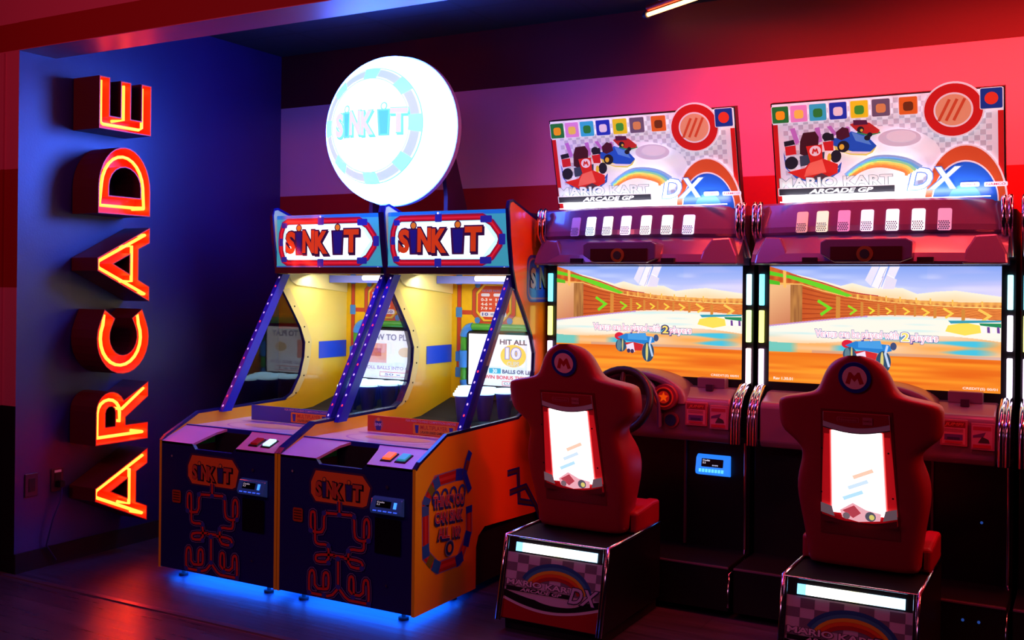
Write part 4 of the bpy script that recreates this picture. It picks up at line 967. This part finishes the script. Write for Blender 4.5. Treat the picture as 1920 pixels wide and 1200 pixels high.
def machine(xc, idx, label):
    t = thing('racing_game_machine', label, 'arcade cabinet', (xc, 5.0, 0), 'racing game machines')
    HW = 0.562
    X = lambda u: xc + u
    # lower cabinet
    MB().box(X(-HW), X(HW), 4.92, 5.28, .05, .78, M_black).box(X(-HW), X(HW), 4.60, 5.28, .03, .235, M_black).build('lower_body', t, bevel=.006)
    MB().box(X(-HW), X(HW), 4.985, 5.28, .78, 1.64, M_black).box(X(-HW), X(HW), 4.95, 5.28, 1.64, 1.86, M_black).build('back_body', t)
    MB().tube([(X(.545), 4.90, .245), (X(.545), 4.90, .76)], .007, M_chrome).tube([(X(.545), 4.90, .245), (X(.56), 4.84, .21), (X(.56), 4.70, .20), (X(.56), 4.61, .20), (X(.56), 4.60, .05)], .007, M_chrome).build('chrome_strip', t)
    MB().box(X(.235), X(.245), 4.905, 4.92, .24, .76, mat((110, 70, 90), 0.35, 0.3)).build('door_edge', t)
    MB().box(X(-.56), X(.56), 4.597, 4.602, .225, .232, mat((150, 110, 140), 0.3, .5)).build('step_edge', t)
    if idx == 0:
        # card reader
        rd = MB().prism([(4.92, .585), (4.885, .595), (4.88, .61), (4.895, .675), (4.92, .69)], 0, X(.30), X(.47), mat((60, 120, 220), 0.2, coat=.5, emit=1.1, ecol=(.02, .22, 1.0))).build('card_reader', t, bevel=.005)
        A = Art((X(.30), 4.879, .61), (1, 0, 0), (0, .225, .974), (0, -.974, .225), emit=1.0)
        A.rrect(.03, .14, .022, .062, .004, (4, 6, 20), e=0); A.text('Credits', .036, .072, .050, .058, (235, 235, 255), .02); A.text('2.2', .036, .052, .038, .046, (235, 235, 255), .02); A.text('SWIPE', .085, .115, .028, .034, (200, 210, 255), .02)
        for k in range(8): A.rect(.02+k*.016, .032+k*.016, -.004, .012, (90, 190, 255), e=1.6, nxt=False)
        A.build('reader_screen', rd)
    elif idx == 1:
        for u, z in ((.44, .50), (.40, .16), (.46, .16)): MB().disc((X(u), 4.92 if z > .3 else 4.60, z), .006, 1, -.003, mat((40, 70, 160), .3, 0, .25, (.05, .2, 1.0)), 10).build('indicator', t)
    # screen
    bz = MB().box(X(-HW), X(HW), 4.955, 4.985, .99, 1.64, M_black).build('screen_bezel', t)
    sw, sh, sz = 1.012, .553, 1.060
    A = Art((X(-sw/2), 4.952, sz), (1, 0, 0), (0, 0, 1), (0, -1, 0), emit=1.0, rough=.15, step=.0003)
    game_overlay(A, sw, sh, idx)
    colorgrid(*((560, 300) if idx < 2 else (60, 40)), game, (X(-sw/2), 4.953, sz), (sw, 0, 0), (0, 0, sh), (0, -1, 0), 1.12, 'screen', bz, A)
    # light bars either side
    BC = [((.10, .75, 1.0), (.9, .9, .15), (.9, .6, .95)), ((.35, .8, 1.0), (.55, 1.0, .25), (1.0, .62, .7))]
    for sx in (-1, 1):
        for k, (a, b) in enumerate(((1.425, 1.575), (1.245, 1.400), (1.045, 1.215))):
            col = BC[0 if sx < 0 else 1][k]; 
            if idx == 1 and sx > 0: col = ((.3, .85, 1.0), (.85, .75, 1.0), (.9, .75, 1.0))[k]
            MB().box(X(sx*.541-.011), X(sx*.541+.011), 4.935, 4.956, a, b, mat((240, 240, 250), .4, 0, 2.6, col, name='light_bar')).build('light_bar', t, bevel=.003)
    # hood
    def yo(u): return .12*(abs(u)/.54)**2.2
    prof = [(4.96, 1.905), (4.77, 1.905), (4.755, 1.895), (4.725, 1.79), (4.722, 1.765), (4.735, 1.75), (4.72, 1.735), (4.655, 1.665), (4.635, 1.628), (4.645, 1.615), (4.95, 1.617)]
    mb = MB(); rows = []
    us = [-.54+1.08*k/36 for k in range(37)]
    for u in us:
        e = max(0, (abs(u)-.44)/.10)
        rows.append([(X(u), min(4.97, y + yo(u)*(1 if y < 4.9 else 0)), z) for y, z in prof])
    mb.grid(rows, M_shell, smooth=False)
    for r in (rows[0], rows[-1]): mb.add(r, [list(range(len(r)))], M_shell)
    hd = mb.build('hood', t, weld=True); hd.data.polygons.foreach_set('use_smooth', [False]*len(hd.data.polygons))
    WC = [[(.10, .16, .75), (.75, 1.0, 1.0), (.9, 1.0, .85), (1.0, .85, 1.0), (1.0, .95, .85), (.85, 1.0, .9), (.6, .75, 1.0)], [(.9, .85, .25), (.8, 1.0, .6), (.6, .5, 1.0), (.85, .85, 1.0), (.8, .9, 1.0), (.95, .95, 1.0), (.35, .6, 1.0)]][idx % 2]
    WE = [[.5, 3, 2.6, 3, 3, 2.6, 3], [.7, 2.0, .8, 2.6, 3, 3, .9]][idx % 2]
    for k, u in enumerate((-.308, -.214, -.117, -.017, .088, .193, .296)):
        mb = MB(); wd = .027
        def Pw(uu, zz, o): 
            f = (zz-1.79)/(1.895-1.79); return (X(uu), 4.725 + .03*f + yo(uu) - o, zz)
        poly = []
        for cx_, cz_, a0 in ((wd-.008, 1.762+.008, -90), (wd-.008, 1.858-.008, 0), (-wd+.008, 1.858-.008, 90), (-wd+.008, 1.762+.008, 180)):
            for j in range(4): a = math.radians(a0+30*j); poly.append((u+cx_+.008*math.cos(a), cz_+.008*math.sin(a)))
        lo = [Pw(a, b, -.002) for a, b in poly]; hi = [Pw(a, b, .003) for a, b in poly]; n = len(poly)
        mb.add(lo+hi, [list(range(n, 2*n))] + [(i, (i+1) % n, (i+1) % n+n, i+n) for i in range(n)], mat((200, 205, 230), .15, 0, WE[k]*.40, WC[k], name='lamp_lens'))
        # mesh pattern on the lower half
        for r in range(5):
            for c in range(6):
                uu = u - wd + .006 + c*.0088 + (.004 if r % 2 else 0); zz = 1.770 + r*.008
                if uu > u+wd-.006: continue
                mb.add([Pw(uu, zz-.0036, .0045), Pw(uu+.0038, zz, .0045), Pw(uu, zz+.0036, .0045), Pw(uu-.0038, zz, .0045)], [(0, 1, 2, 3)], mat((30, 60, 110), .3))
        mb.build('hood_lamp', hd)
    # sensor box with lens under the hood
    cb = MB().prism([(-.19, 1.712), (-.165, 1.725), (.165, 1.725), (.19, 1.712), (.19, 1.64), (.14, 1.622), (-.13, 1.622), (-.19, 1.66)], 1, 4.60, 4.72, M_shell)
    cb.v = [(v[0]+xc, v[1], v[2]) for v in cb.v]; cbo = cb.build('sensor_box', hd, bevel=.006)
    MB().box(X(-.145), X(.15), 4.593, 4.60, 1.632, 1.69, mat((60, 14, 22), .2)).disc((X(0), 4.593, 1.658), .034, 1, -.006, mat((150, 90, 30), .3, .5), 24).disc((X(0), 4.587, 1.658), .020, 1, -.004, M_black, 20).build('lens_window', cbo)
    for u in (-.245, .235): MB().box(X(u-.032), X(u+.032), 4.640, 4.665, 1.622, 1.645, M_blackm).build('vent', hd)
    # side flares of the hood
    for sx in (-1, 1):
        MB().prism([(sx*.36, 1.615), (sx*.54, 1.615), (sx*.54, 1.69), (sx*.50, 1.745), (sx*.41, 1.735), (sx*.385, 1.68)], 1, 4.66, 4.80, M_shell)
        sc_f = 1 if sx > 0 else .95
        fm = MB(); pl = [(sx*.37, 1.617), (sx*.545, 1.617), (sx*.54, 1.66), (sx*.50, 1.745), (sx*.42, 1.74), (sx*.385, 1.68)]
        front = [(X(a*sc_f), 4.655+yo(a)*.6+(z-1.617)*.35, z) for a, z in pl]; back = [(X(a), 4.85, z) for a, z in pl]; n = 6
        fm.add(front+back, [list(range(n)), list(range(n, 2*n))] + [(i, (i+1) % n, (i+1) % n+n, i+n) for i in range(n)], M_shell); fm.build('hood_flare', hd, bevel=.008)
    # chrome pipes at the sides
    for sx in (-1, 1):
        for k in range(2):
            u = sx*(.520+.026*k)
            MB().tube([(X(u), 4.84, 1.905), (X(u), 4.82, 1.89), (X(u), 4.82, 1.78), (X(u), 4.825, 1.765), (X(u), 4.93, 1.66)], .012, M_chrome).build('upper_chrome_pipe', t)
            MB().tube([(X(u), 4.94, 1.035), (X(u), 4.90, 1.03), (X(u), 4.83, .99), (X(u), 4.785, .93), (X(u), 4.775, .87), (X(u), 4.775, .77)], .013, M_chrome).build('lower_chrome_pipe', t)
    # dashboard
    ds = MB()
    ds.prism([(4.97, .765), (4.80, .765), (4.785, .79), (4.785, .955), (4.80, .975), (4.90, 1.015), (4.97, 1.02)], 0, X(-.50), X(.50), M_dash)
    dash = ds.build('dashboard', t, bevel=.008)
    cw = MB(); n = 20; rows = []
    for yy, sc_ in ((4.97, 1.0), (4.80, 1.0), (4.775, .985), (4.765, .96), (4.765, .80), (4.80, .78)):
        rows.append([(X(.288*sc_*math.cos(PI*k/n)), yy, .945 + .150*sc_*math.sin(PI*k/n)**.8) for k in range(n+1)])
    cw.grid(rows, M_dash); cw.add(rows[-1], [list(range(n+1))], mat((90, 30, 44), .4)); cw.build('dash_cowl', dash)
    # inner cowl around the wheel
    cw = MB(); rows = []
    for yy, rr in ((4.80, .165), (4.72, .178), (4.715, .165), (4.80, .15)):
        rows.append([(X(rr*math.cos(PI*k/n)), yy, .905 + rr*1.08*math.sin(PI*k/n) if 0 < k < n else .83) for k in range(n+1)])
    cw.grid(rows, M_shell); cw.build('wheel_cowl', dash)
    # gauges and cards
    gz = MB().disc((X(.19), 4.785, .975), .062, 1, -.05, mat((150, 40, 60), .35), 32).disc((X(.19), 4.735, .975), .048, 1, -.006, mat((200, 36, 20), .3, 0, .25), 32).build('star_gauge', dash)
    A = Art((X(.19), 4.729, .975), (1, 0, 0), (0, 0, 1), (0, -1, 0), rough=.3)
    A.ring(0, 0, .036, .036, .012, (96, 14, 20), n=32); A.poly([(( .026 if k % 2 == 0 else .0115)*math.sin(PI*k/5), (.026 if k % 2 == 0 else .0115)*math.cos(PI*k/5)) for k in range(10)], (255, 96, 10), e=.45); A.build('star', gz)
    MB().disc((X(.213), 4.785, .862), .038, 1, -.014, mat((150, 60, 80), .35), 28).disc((X(.213), 4.771, .862), .028, 1, -.01, mat((8, 40, 96), .25), 28).build('blue_button', dash)
    c1 = MB().box(X(.287), X(.393), 4.77, 4.785, .845, .955, mat((200, 90, 100), .35)).build('instruction_card', dash)
    A = Art((X(.287), 4.77, .845), (.92, 0, 0), (0, 0, .88), (0, -1, 0), rough=.35)
    A.rect(.008, .107, .008, .117, (235, 130, 140)); A.rect(.008, .107, .088, .117, (150, 14, 30)); A.text('JUMP!', .016, .100, .092, .112, (235, 96, 60), .03, .3)
    for k in range(3): A.rect(.016, .098, .068+.006*k, .070+.006*k, (150, 40, 60), nxt=False)
    A.l += 1; A.rect(.018, .096, .028, .056, (110, 60, 130)); A.rect(.03, .084, .030, .042, (60, 40, 90)); A.rect(.02, .095, .012, .022, (196, 40, 60)); A.build('card_print', c1)
    c2 = MB().box(X(.408), X(.498), 4.773, 4.785, .835, .945, mat((200, 100, 120), .35)).build('instruction_card', dash)
    A = Art((X(.405), 4.773, .835), (1, 0, 0), (0, 0, 1), (0, -1, 0), rough=.35)
    A.rect(.006, .084, .006, .104, (220, 130, 150)); A.rect(.01, .08, .082, .098, (190, 50, 70)); A.poly([(.01, .06), (.06, .075), (.05, .055), (.01, .05)], (110, 50, 110)); A.poly([(.03, .03), (.075, .03), (.07, .045), (.045, .056)], (70, 60, 60)); A.rect(.01, .08, .008, .022, (200, 40, 60)); A.build('card_print', c2)
    MB().prism([(4.90, 1.015), (4.90, 1.065), (4.96, 1.065), (4.96, 1.015)], 0, X(.30), X(.44), M_dash).build('dash_block', dash, bevel=.004)
    MB().box(X(.355), X(.39), 4.865, 4.885, 1.005, 1.035, mat((70, 30, 60), .3)).build('small_sensor', dash)
    # steering wheel
    st_ = MB(); R0 = .158; cz = .955; cy = 4.63
    nv = Vector((0, -.93, .37)); uu = Vector((1, 0, 0)); vv = nv.cross(uu)*-1
    C0 = Vector((X(0), cy, cz))
    st_.tube([C0 + uu*R0*math.cos(2*PI*k/32) + vv*R0*math.sin(2*PI*k/32) for k in range(32)], .019, mat((22, 14, 20), .4), closed=True)
    for a in (90, 210, 330):
        a = math.radians(a+180); st_.tube([C0 - nv*.02, C0 + (uu*math.cos(a)+vv*math.sin(a))*R0], .014, mat((70, 16, 26), .35))
    st_.tube([C0 - nv*.03, C0 + nv*.01], .05, mat((150, 30, 36), .3), n=24)
    st_.tube([C0 - nv*.19, C0 - nv*.03], .03, M_black)
    st_.build('steering_wheel', t)
    # marquee panel leaning forward over the hood
    O = Vector((X(-.445), 4.86, 1.900)); Vd = Vector((0, -.128, .45)).normalized(); w_, h_ = .965, .468; Nn = Vector((0, -Vd.z, Vd.y))
    bx = MB(); 
    def B(u, v, d): return O + Vector((1, 0, 0))*u + Vd*v - Nn*d
    P_ = [(-.006, -.03), (w_+.006, -.03), (w_+.006, h_+.004), (-.006, h_+.004)]
    lo = [B(u, v, .001) for u, v in P_]; hi = [B(u, v, .05) for u, v in P_]
    bx.add(lo+hi, [(0, 1, 2, 3), (7, 6, 5, 4)] + [(i, i+4, (i+1) % 4+4, (i+1) % 4) for i in range(4)], M_black)
    mq = bx.build('marquee', t)
    A = Art(O, (1, 0, 0), Vd, Nn, emit=.50, rough=.3, step=.0006)
    T, P = marquee_art(A, w_, h_)
    A.build('marquee_artwork', mq)
    # separate die-cut board in front of the marquee, plain colour fields
    dc = MB(); cc = T(1368, 420); RC = .118
    b0 = T(1215, 1050); b1 = T(1660, 740)
    def slab(poly, d0, d1, mm):
        lo = [B(u, v, -d0) for u, v in poly]; hi = [B(u, v, -d1) for u, v in poly]; n = len(poly)
        dc.add(lo+hi, [list(range(n)), list(range(n, 2*n))] + [(i, (i+1) % n, (i+1) % n+n, i+n) for i in range(n)], mm)
    M_edge = mat((235, 232, 240), .4, 0, .5)
    slab([(cc[0]+RC*1.04*math.cos(2*PI*k/40), cc[1]+RC*math.sin(2*PI*k/40)) for k in range(40)], .008, .016, M_edge)
    dome_ = lambda f, g: [T(1445-235*f*math.cos(PI*k/24), 1052-400*g*math.sin(PI*k/24)) for k in range(25)]
    brd = dome_(1.0, 1.0)
    slab(brd, .006, .0135, M_edge)
    dco = dc.build('die_cut_board', mq)
    A = Art(O + Nn*.0138, (1, 0, 0), Vd, Nn, emit=.45, rough=.3)
    A.poly(dome_(.96, .97), (206, 84, 44)); A.poly(dome_(.80, .72), (235, 228, 236)); A.poly(dome_(.77, .69), (36, 96, 214)); A.poly(dome_(.40, .30), (60, 140, 235))
    A.build('board_print', dco)
    A = Art(O + Nn*.0163, (1, 0, 0), Vd, Nn, emit=.45, rough=.3)
    A.ell(cc[0], cc[1], RC*.98, RC*.94, (205, 36, 34), n=40); A.ell(cc[0], cc[1], RC*.66, RC*.62, (240, 236, 240), n=40); A.ell(cc[0], cc[1], RC*.60, RC*.56, (228, 166, 124), n=40)
    for k in range(3): A.ribbon([(cc[0]-RC*.5+k*.03, cc[1]-.045), (cc[0]-RC*.5+k*.03+.045, cc[1]+.045)], .012, (205, 84, 50), nxt=False)
    A.l += 1
    A.build('roundel_print', dco)
    A = Art(O + Nn*.019, (1, 0, 0), Vd, Nn, emit=.8, rough=.3)
    q0, q1 = T(1118, 965), T(1420, 805)
    A.outlined('DX', q0[0], q1[0], q0[1], q1[1], (236, 244, 252), (60, 110, 190), .02, .05, .25)
    for a, b, s in ((1420, 1525, 'Nintendo'), (1552, 1680, 'NAMCO')):
        q0, q1 = T(a, 950), T(b, 920); q1 = (q1[0], q0[1]+.020); A.rrect(q0[0], q1[0], q0[1], q1[1], .006, (226, 230, 245)); A.text(s, q0[0]+.008, q1[0]-.008, q0[1]+.005, q1[1]-.005, (190, 60, 90), .02)
    A.build('wordmark', mq)
    # strip lamp on the hood washing the marquee's foot
    lp = MB().box(X(-.42), X(.47), 4.80, 4.812, 1.9051, 1.9085, mat((255, 255, 255), .4, 0, 3.0, (.95, .97, 1.0), name='strip_lamp')).build('strip_lamp', t)
    d = bpy.data.lights.new('marquee_lamp', 'AREA'); d.shape = 'RECTANGLE'; d.size = .86; d.size_y = .02; d.energy = 0.8; d.color = (.95, .97, 1.0)
    o = bpy.data.objects.new('marquee_lamp', d); COL.objects.link(o); o.parent = t; o.location = Vector((X(.03), 4.79, 1.918)) - t.location
    o.rotation_euler = (math.radians(180-28), 0, 0)
    return t
machine(-1.998, 0, 'left racing machine, wide race screen and marquee, next to the orange side wall')
machine(-0.853, 1, 'middle racing machine, behind the nearer red racing seat')
machine(0.292, 2, 'racing machine cut off by the right edge, only its left light bars showing')

# ---------------------------------------------------------------- racing seats
def seat(xc, label, group='racing seats'):
    t = thing('racing_chair', label, 'seat', (xc, 4.2, 0), group)
    X = lambda u: xc+u
    TOP = .40
    pd = MB(); pd.prism([(3.93, .055), (4.0, TOP), (4.59, TOP), (4.59, .055)], 0, X(-.25), X(.25), M_black)
    pd.box(X(-.235), X(.235), 3.97, 4.58, 0, .055, M_blackm)
    pdo = pd.build('pedestal', t, bevel=.004)
    fv = Vector((0, .07, .345)).normalized(); fn = Vector((0, -fv.z, fv.y))
    Ob = Vector((X(-.25), 3.93, .055))
    A = Art(Ob, (1, 0, 0), fv, fn, rough=.3, coat=.5)
    # printed front
    A.rect(.012, .488, .005, .285, (150, 12, 22))
    n = 24; arc_ = lambda r0, dz: [(.012+.476*k/n, dz + .085 - .072*math.sin(PI*(.15+.75*k/n))) for k in range(n+1)]
    band = arc_(0, .035)
    A.poly(band + [(.488, .285), (.012, .285)], (205, 190, 200))
    A.poly([(u, v+.012) for u, v in band] + [(.488, .285), (.012, .285)], (20, 16, 22))
    A.poly([(u, v+.040 + .008*math.sin(PI*k/n)) for k, (u, v) in enumerate(band)] + [(.488, .285), (.012, .285)], (196, 180, 196))
    for i in range(9):
        for j in range(4):
            if (i+j) % 2 == 0:
                u0_, v0_ = .02+i*.054, .135+j*.036
                if v0_ < .285-.03: A.rect(u0_, min(.486, u0_+.054), v0_, v0_+.036, (120, 108, 122), nxt=False)
    A.l += 1
    A.ell(.275, .115, .12, .03, (196, 180, 196))
    for k, c in enumerate(((40, 90, 140), (60, 130, 160), (220, 170, 40), (220, 90, 30), (170, 30, 40))):
        P = [(.27 + (.165-.014*k)*math.cos(a)*(1 if a < PI/2 else 1.05), .135 + (.118-.014*k)*math.sin(a)) for a in [math.radians(8+150*j/20) for j in range(21)]]
        A.ribbon(P, .015, c, nxt=False)
    A.l += 1
    A.outlined('MARIO KART', .03, .36, .148, .172, (214, 196, 210), (60, 40, 60), .03, .08); A.rect(.03, .35, .124, .142, (26, 20, 28)); A.text('ARCADE GP', .10, .30, .126, .140, (210, 190, 205), .03, .2)
    A.outlined('DX', .335, .47, .110, .175, (190, 180, 205), (40, 34, 60), .02, .06, .25)
    A.build('front_artwork', pdo)
    # light bar
    lo_ = Ob + fv*.292
    def L_(u, v, d): return Vector((X(u), 0, 0)) + Vector((0, lo_.y, lo_.z)) + fv*v + fn*d
    for k in range(1):
        lb = MB(); seg = 12; cols = [(.15, .6, 1.0), (.8, .95, 1.0), (1, 1, 1), (1, 1, 1), (1, 1, .9), (1, 1, .8), (1, 1, .6), (.9, 1, .9), (.6, .9, 1), (.5, .8, 1), (.5, .75, 1), (.4, .7, 1)]
        for s_ in range(seg):
            a, b = -.19+.39*s_/seg, -.19+.39*(s_+1)/seg
            vs = [L_(a, 0, .001), L_(b, 0, .001), L_(b, .038, .001), L_(a, .038, .001), L_(a, 0, .006), L_(b, 0, .006), L_(b, .038, .006), L_(a, .038, .006)]
            lb.add(vs, [(4, 5, 6, 7), (0, 1, 5, 4), (2, 3, 7, 6), (0, 4, 7, 3), (1, 2, 6, 5)], mat((230, 240, 255), .3, 0, 2.2, cols[s_], name='bar_lamp'))
        lb.build('light_bar', t)
    for sx in (-1, 1):
        for q_ in (0, 1):
            u = sx*(.246-.014*q_)
            MB().tube([(X(u), 3.924-.005, .05), (X(u), 3.96, .22), (X(u), 3.995, TOP+.001)] + ([] if q_ else [(X(u), 4.585, TOP+.003)]), .0085 if q_ == 0 else .006, M_chrome).build('chrome_edge', t)
    MB().tube([(X(-.246), 3.995, TOP+.001), (X(.246), 3.995, TOP+.001)], .004, M_chrome).build('chrome_edge', t)
    # cushion
    cu = MB(); cu.prism([(4.30, TOP+.005), (4.57, TOP+.005), (4.59, .505), (4.55, .512), (4.30, .50)], 0, X(-.235), X(.235), M_seat)
    cu.prism([(4.30, TOP+.005), (4.58, TOP+.005), (4.58, .515), (4.50, .518), (4.30, .50)], 0, X(.19), X(.25), M_seat)
    cu.prism([(4.30, TOP+.005), (4.58, TOP+.005), (4.58, .515), (4.50, .518), (4.30, .50)], 0, X(-.25), X(-.19), M_seat)
    cu.build('cushion', t, bevel=.015, seg=3)
    # moulded backrest
    rowsd = [(.405, .212, .13), (.42, .214, .17), (.50, .218, .20), (.60, .232, .24), (.68, .246, .26), (.75, .246, .26), (.81, .230, .24), (.855, .218, .20), (.89, .228, .18), (.92, .260, .17), (.945, .292, .165), (.965, .302, .165), (1.01, .306, .16), (1.05, .306, .155), (1.070, .302, .15), (1.080, .285, .145), (1.090, .235, .14), (1.100, .180, .13), (1.115, .150, .125), (1.15, .134, .12), (1.19, .118, .115), (1.222, .095, .105), (1.242, .066, .09), (1.252, .03, .06)]
    def yb(z): return 4.225 - (z-.405)*.215
    bk = MB(); rows = []
    for z, hw, dp in rowsd:
        r = []
        y_ = yb(z)
        rc = min(.035, hw*.5, dp*.4)
        pts = [(-hw+rc, 0), (-hw*.5, -.0), (0, 0), (hw*.5, 0), (hw-rc, 0), (hw-rc*.3, rc*.3), (hw, rc), (hw, dp*.5), (hw-.008, dp-.02), (hw-.03, dp), (hw-.065 if hw > .12 else hw*.5, dp-.03), (hw*.55 if hw > .12 else hw*.4, dp*.62), (0, dp*.55),
               (-(hw*.55 if hw > .12 else hw*.4), dp*.62), (-(hw-.065) if hw > .12 else -hw*.5, dp-.03), (-hw+.03, dp), (-hw+.008, dp-.02), (-hw, dp*.5), (-hw, rc), (-hw+rc*.3, rc*.3)]
        rows.append([(X(a), y_ + b, z) for a, b in pts])
    bk.grid(rows, M_seat, closed_u=True); bk.add(rows[0], [list(range(20))[::-1]], M_seat); bk.add(rows[-1], [list(range(20))], M_seat)
    bo = bk.build('backrest', t, weld=True, sub=1)
    # back light box
    bv = Vector((0, -.215, 1)).normalized(); bn_ = Vector((0, -bv.z, bv.y)); 
    Zp = .60; Op = Vector((xc, yb(Zp), Zp))
    A = Art(Op + bn_*.004, (1, 0, 0), bv, bn_, rough=.3, coat=.4, step=.0008)
    H = .445
    fr = MB(); fp_ = [(-.150, -.06), (.150, -.06), (.132, H+.01), (-.132, H+.01)]
    lo = [Op + Vector((u, 0, 0)) + bv*v - bn_*.02 for u, v in fp_]; hi = [Op + Vector((u, 0, 0)) + bv*v + bn_*.0035 for u, v in fp_]
    fr.add(lo+hi, [(0, 1, 2, 3), (4, 5, 6, 7)] + [(i, (i+1) % 4, (i+1) % 4+4, i+4) for i in range(4)], mat((120, 8, 24), .4)); bpn = fr.build('back_panel', t, weld=True)
    RDD = (190, 16, 30)
    A.poly([(-.143, .0), (.143, .0), (.122, H), (-.122, H)], RDD, e=.12)
    A.poly([(-.143, .04), (-.13, .26), (-.122, H-.09), (-.098, H-.09), (-.105, .05)], (226, 24, 34), e=.35); A.poly([(.143, .04), (.13, .26), (.122, H-.09), (.098, H-.09), (.105, .05)], (226, 24, 34), e=.35)
    A.poly([(-.108, .035), (.108, .035), (.100, H-.075), (-.100, H-.075)], (255, 70, 70), e=.7)
    for k, (c, e_) in enumerate((((255, 110, 110), 1.0), ((255, 160, 160), 1.6), ((255, 205, 205), 2.2))):
        g_ = .106-.003*k; A.poly([(-g_, .035), (g_, .035), (g_-.008, H-.073), (-g_+.008, H-.073)], c, e=e_)
    A.poly([(-.098, .035), (.098, .035), (.092, H-.072), (-.092, H-.072)], (255, 235, 235), e=3.0)
    # header arc
    n = 16
    A.poly([(-.124+.248*k/n, H-.062-.020*math.sin(PI*k/n)) for k in range(n+1)] + [(.122, H), (-.122, H)], (24, 18, 24), e=0)
    A.poly([(-.124+.248*k/n, H-.058-.020*math.sin(PI*k/n)) for k in range(n+1)] + [(.122, H), (-.122, H)], (214, 205, 215), e=0)
    A.poly([(-.122+.244*k/n, H-.036-.022*math.sin(PI*k/n)) for k in range(n+1)] + [(.120, H), (-.120, H)], (166, 14, 34), e=0)
    A.rrect(-.07, .012, H-.036, H-.016, .004, (196, 80, 100), e=0); A.rrect(-.067, .009, H-.034, H-.018, .003, (166, 14, 34), e=0); A.text('Nintendo', -.062, .004, H-.031, H-.021, (196, 90, 106), .01, e=0); A.rect(.026, .062, H-.042, H-.012, (190, 90, 104), e=0); A.text('NAMCO', .029, .059, H-.030, H-.023, (150, 20, 44), .01, e=0)
    # lower arc and a small plain kart
    low = [(-.142+.284*k/n, .052-.040*math.sin(PI*k/n)) for k in range(n+1)]
    A.poly([(-.142, .075), (-.10, .062), (-.09, .02), (-.143, .035)], (205, 196, 205), e=.1, nxt=False); A.poly([(.142, .075), (.10, .062), (.09, .02), (.143, .035)], (205, 196, 205), e=.1)
    A.poly([(-.07, .05), (-.02, .085), (.03, .06), (.085, .05), (.08, .02), (.0, .008), (-.06, .02)], (240, 180, 190), e=.9); A.poly([(-.06, .05), (-.015, .075), (.01, .045), (-.02, .022)], (214, 80, 96), e=.6)
    A.ell(.045, .035, .02, .020, (110, 110, 130), e=.5, n=16); A.ell(.05, .033, .010, .011, (235, 225, 120), e=.8, n=12); A.ell(-.045, .03, .014, .014, (150, 130, 140), e=.5, n=14)
    for k in range(3): A.ribbon([(-.055+.02*k, .10+.045*k), (.02+.02*k, .135+.045*k)], .016, ((176, 222, 250), (200, 226, 250), (250, 200, 175))[k], e=1.1, nxt=False)
    A.l += 1
    A.poly([(-.143, .0), (.143, .0), (.1425, .03)] + [(.1-.2*k/n, .018-.014*math.sin(PI*k/n)) for k in range(n+1)] + [(-.1425, .03)], (120, 8, 22), e=0)
    for u, v in ((-.128, .30), (.118, .30), (-.136, .12), (.13, .12)): A.ell(u, v, .004, .004, (30, 8, 14), e=0, n=8, nxt=False)
    A.build('light_box_picture', bpn)
    # round emblem
    ze = 1.172; Oe = Vector((xc, yb(ze), ze)) + bn_*.0
    def cyl(r, d0, d1, m, mb):
        n = 36; lo = [Oe + Vector((r*math.cos(2*PI*k/n), 0, 0)) + bv*(r*math.sin(2*PI*k/n)) + bn_*d0 for k in range(n)]; hi = [p + bn_*(d1-d0) for p in lo]
        mb.add(lo+hi, [list(range(n, 2*n))] + [(i, (i+1) % n, (i+1) % n+n, i+n) for i in range(n)], m)
    em = MB(); cyl(.060, -.02, .008, mat((30, 44, 150), .25, coat=.5), em); cyl(.045, .008, .010, mat((255, 176, 190), .35), em); eo = em.build('emblem', t)
    A = Art(Oe + bn_*.010, (1, 0, 0), bv, bn_, rough=.35)
    A.poly([(-.034, -.022), (-.020, .022), (-.012, .022), (0, .008), (.012, .022), (.020, .022), (.034, -.022), (.018, -.026), (.011, -.002), (0, -.016), (-.011, -.002), (-.018, -.026)], (190, 24, 34)); A.build('emblem_letter', eo)
    return t
seat(-2.012, 'red racing seat with lit back panel, nearer to the orange ball game cabinet')
seat(-0.785, 'red racing seat with lit back panel, at the right of the photo')
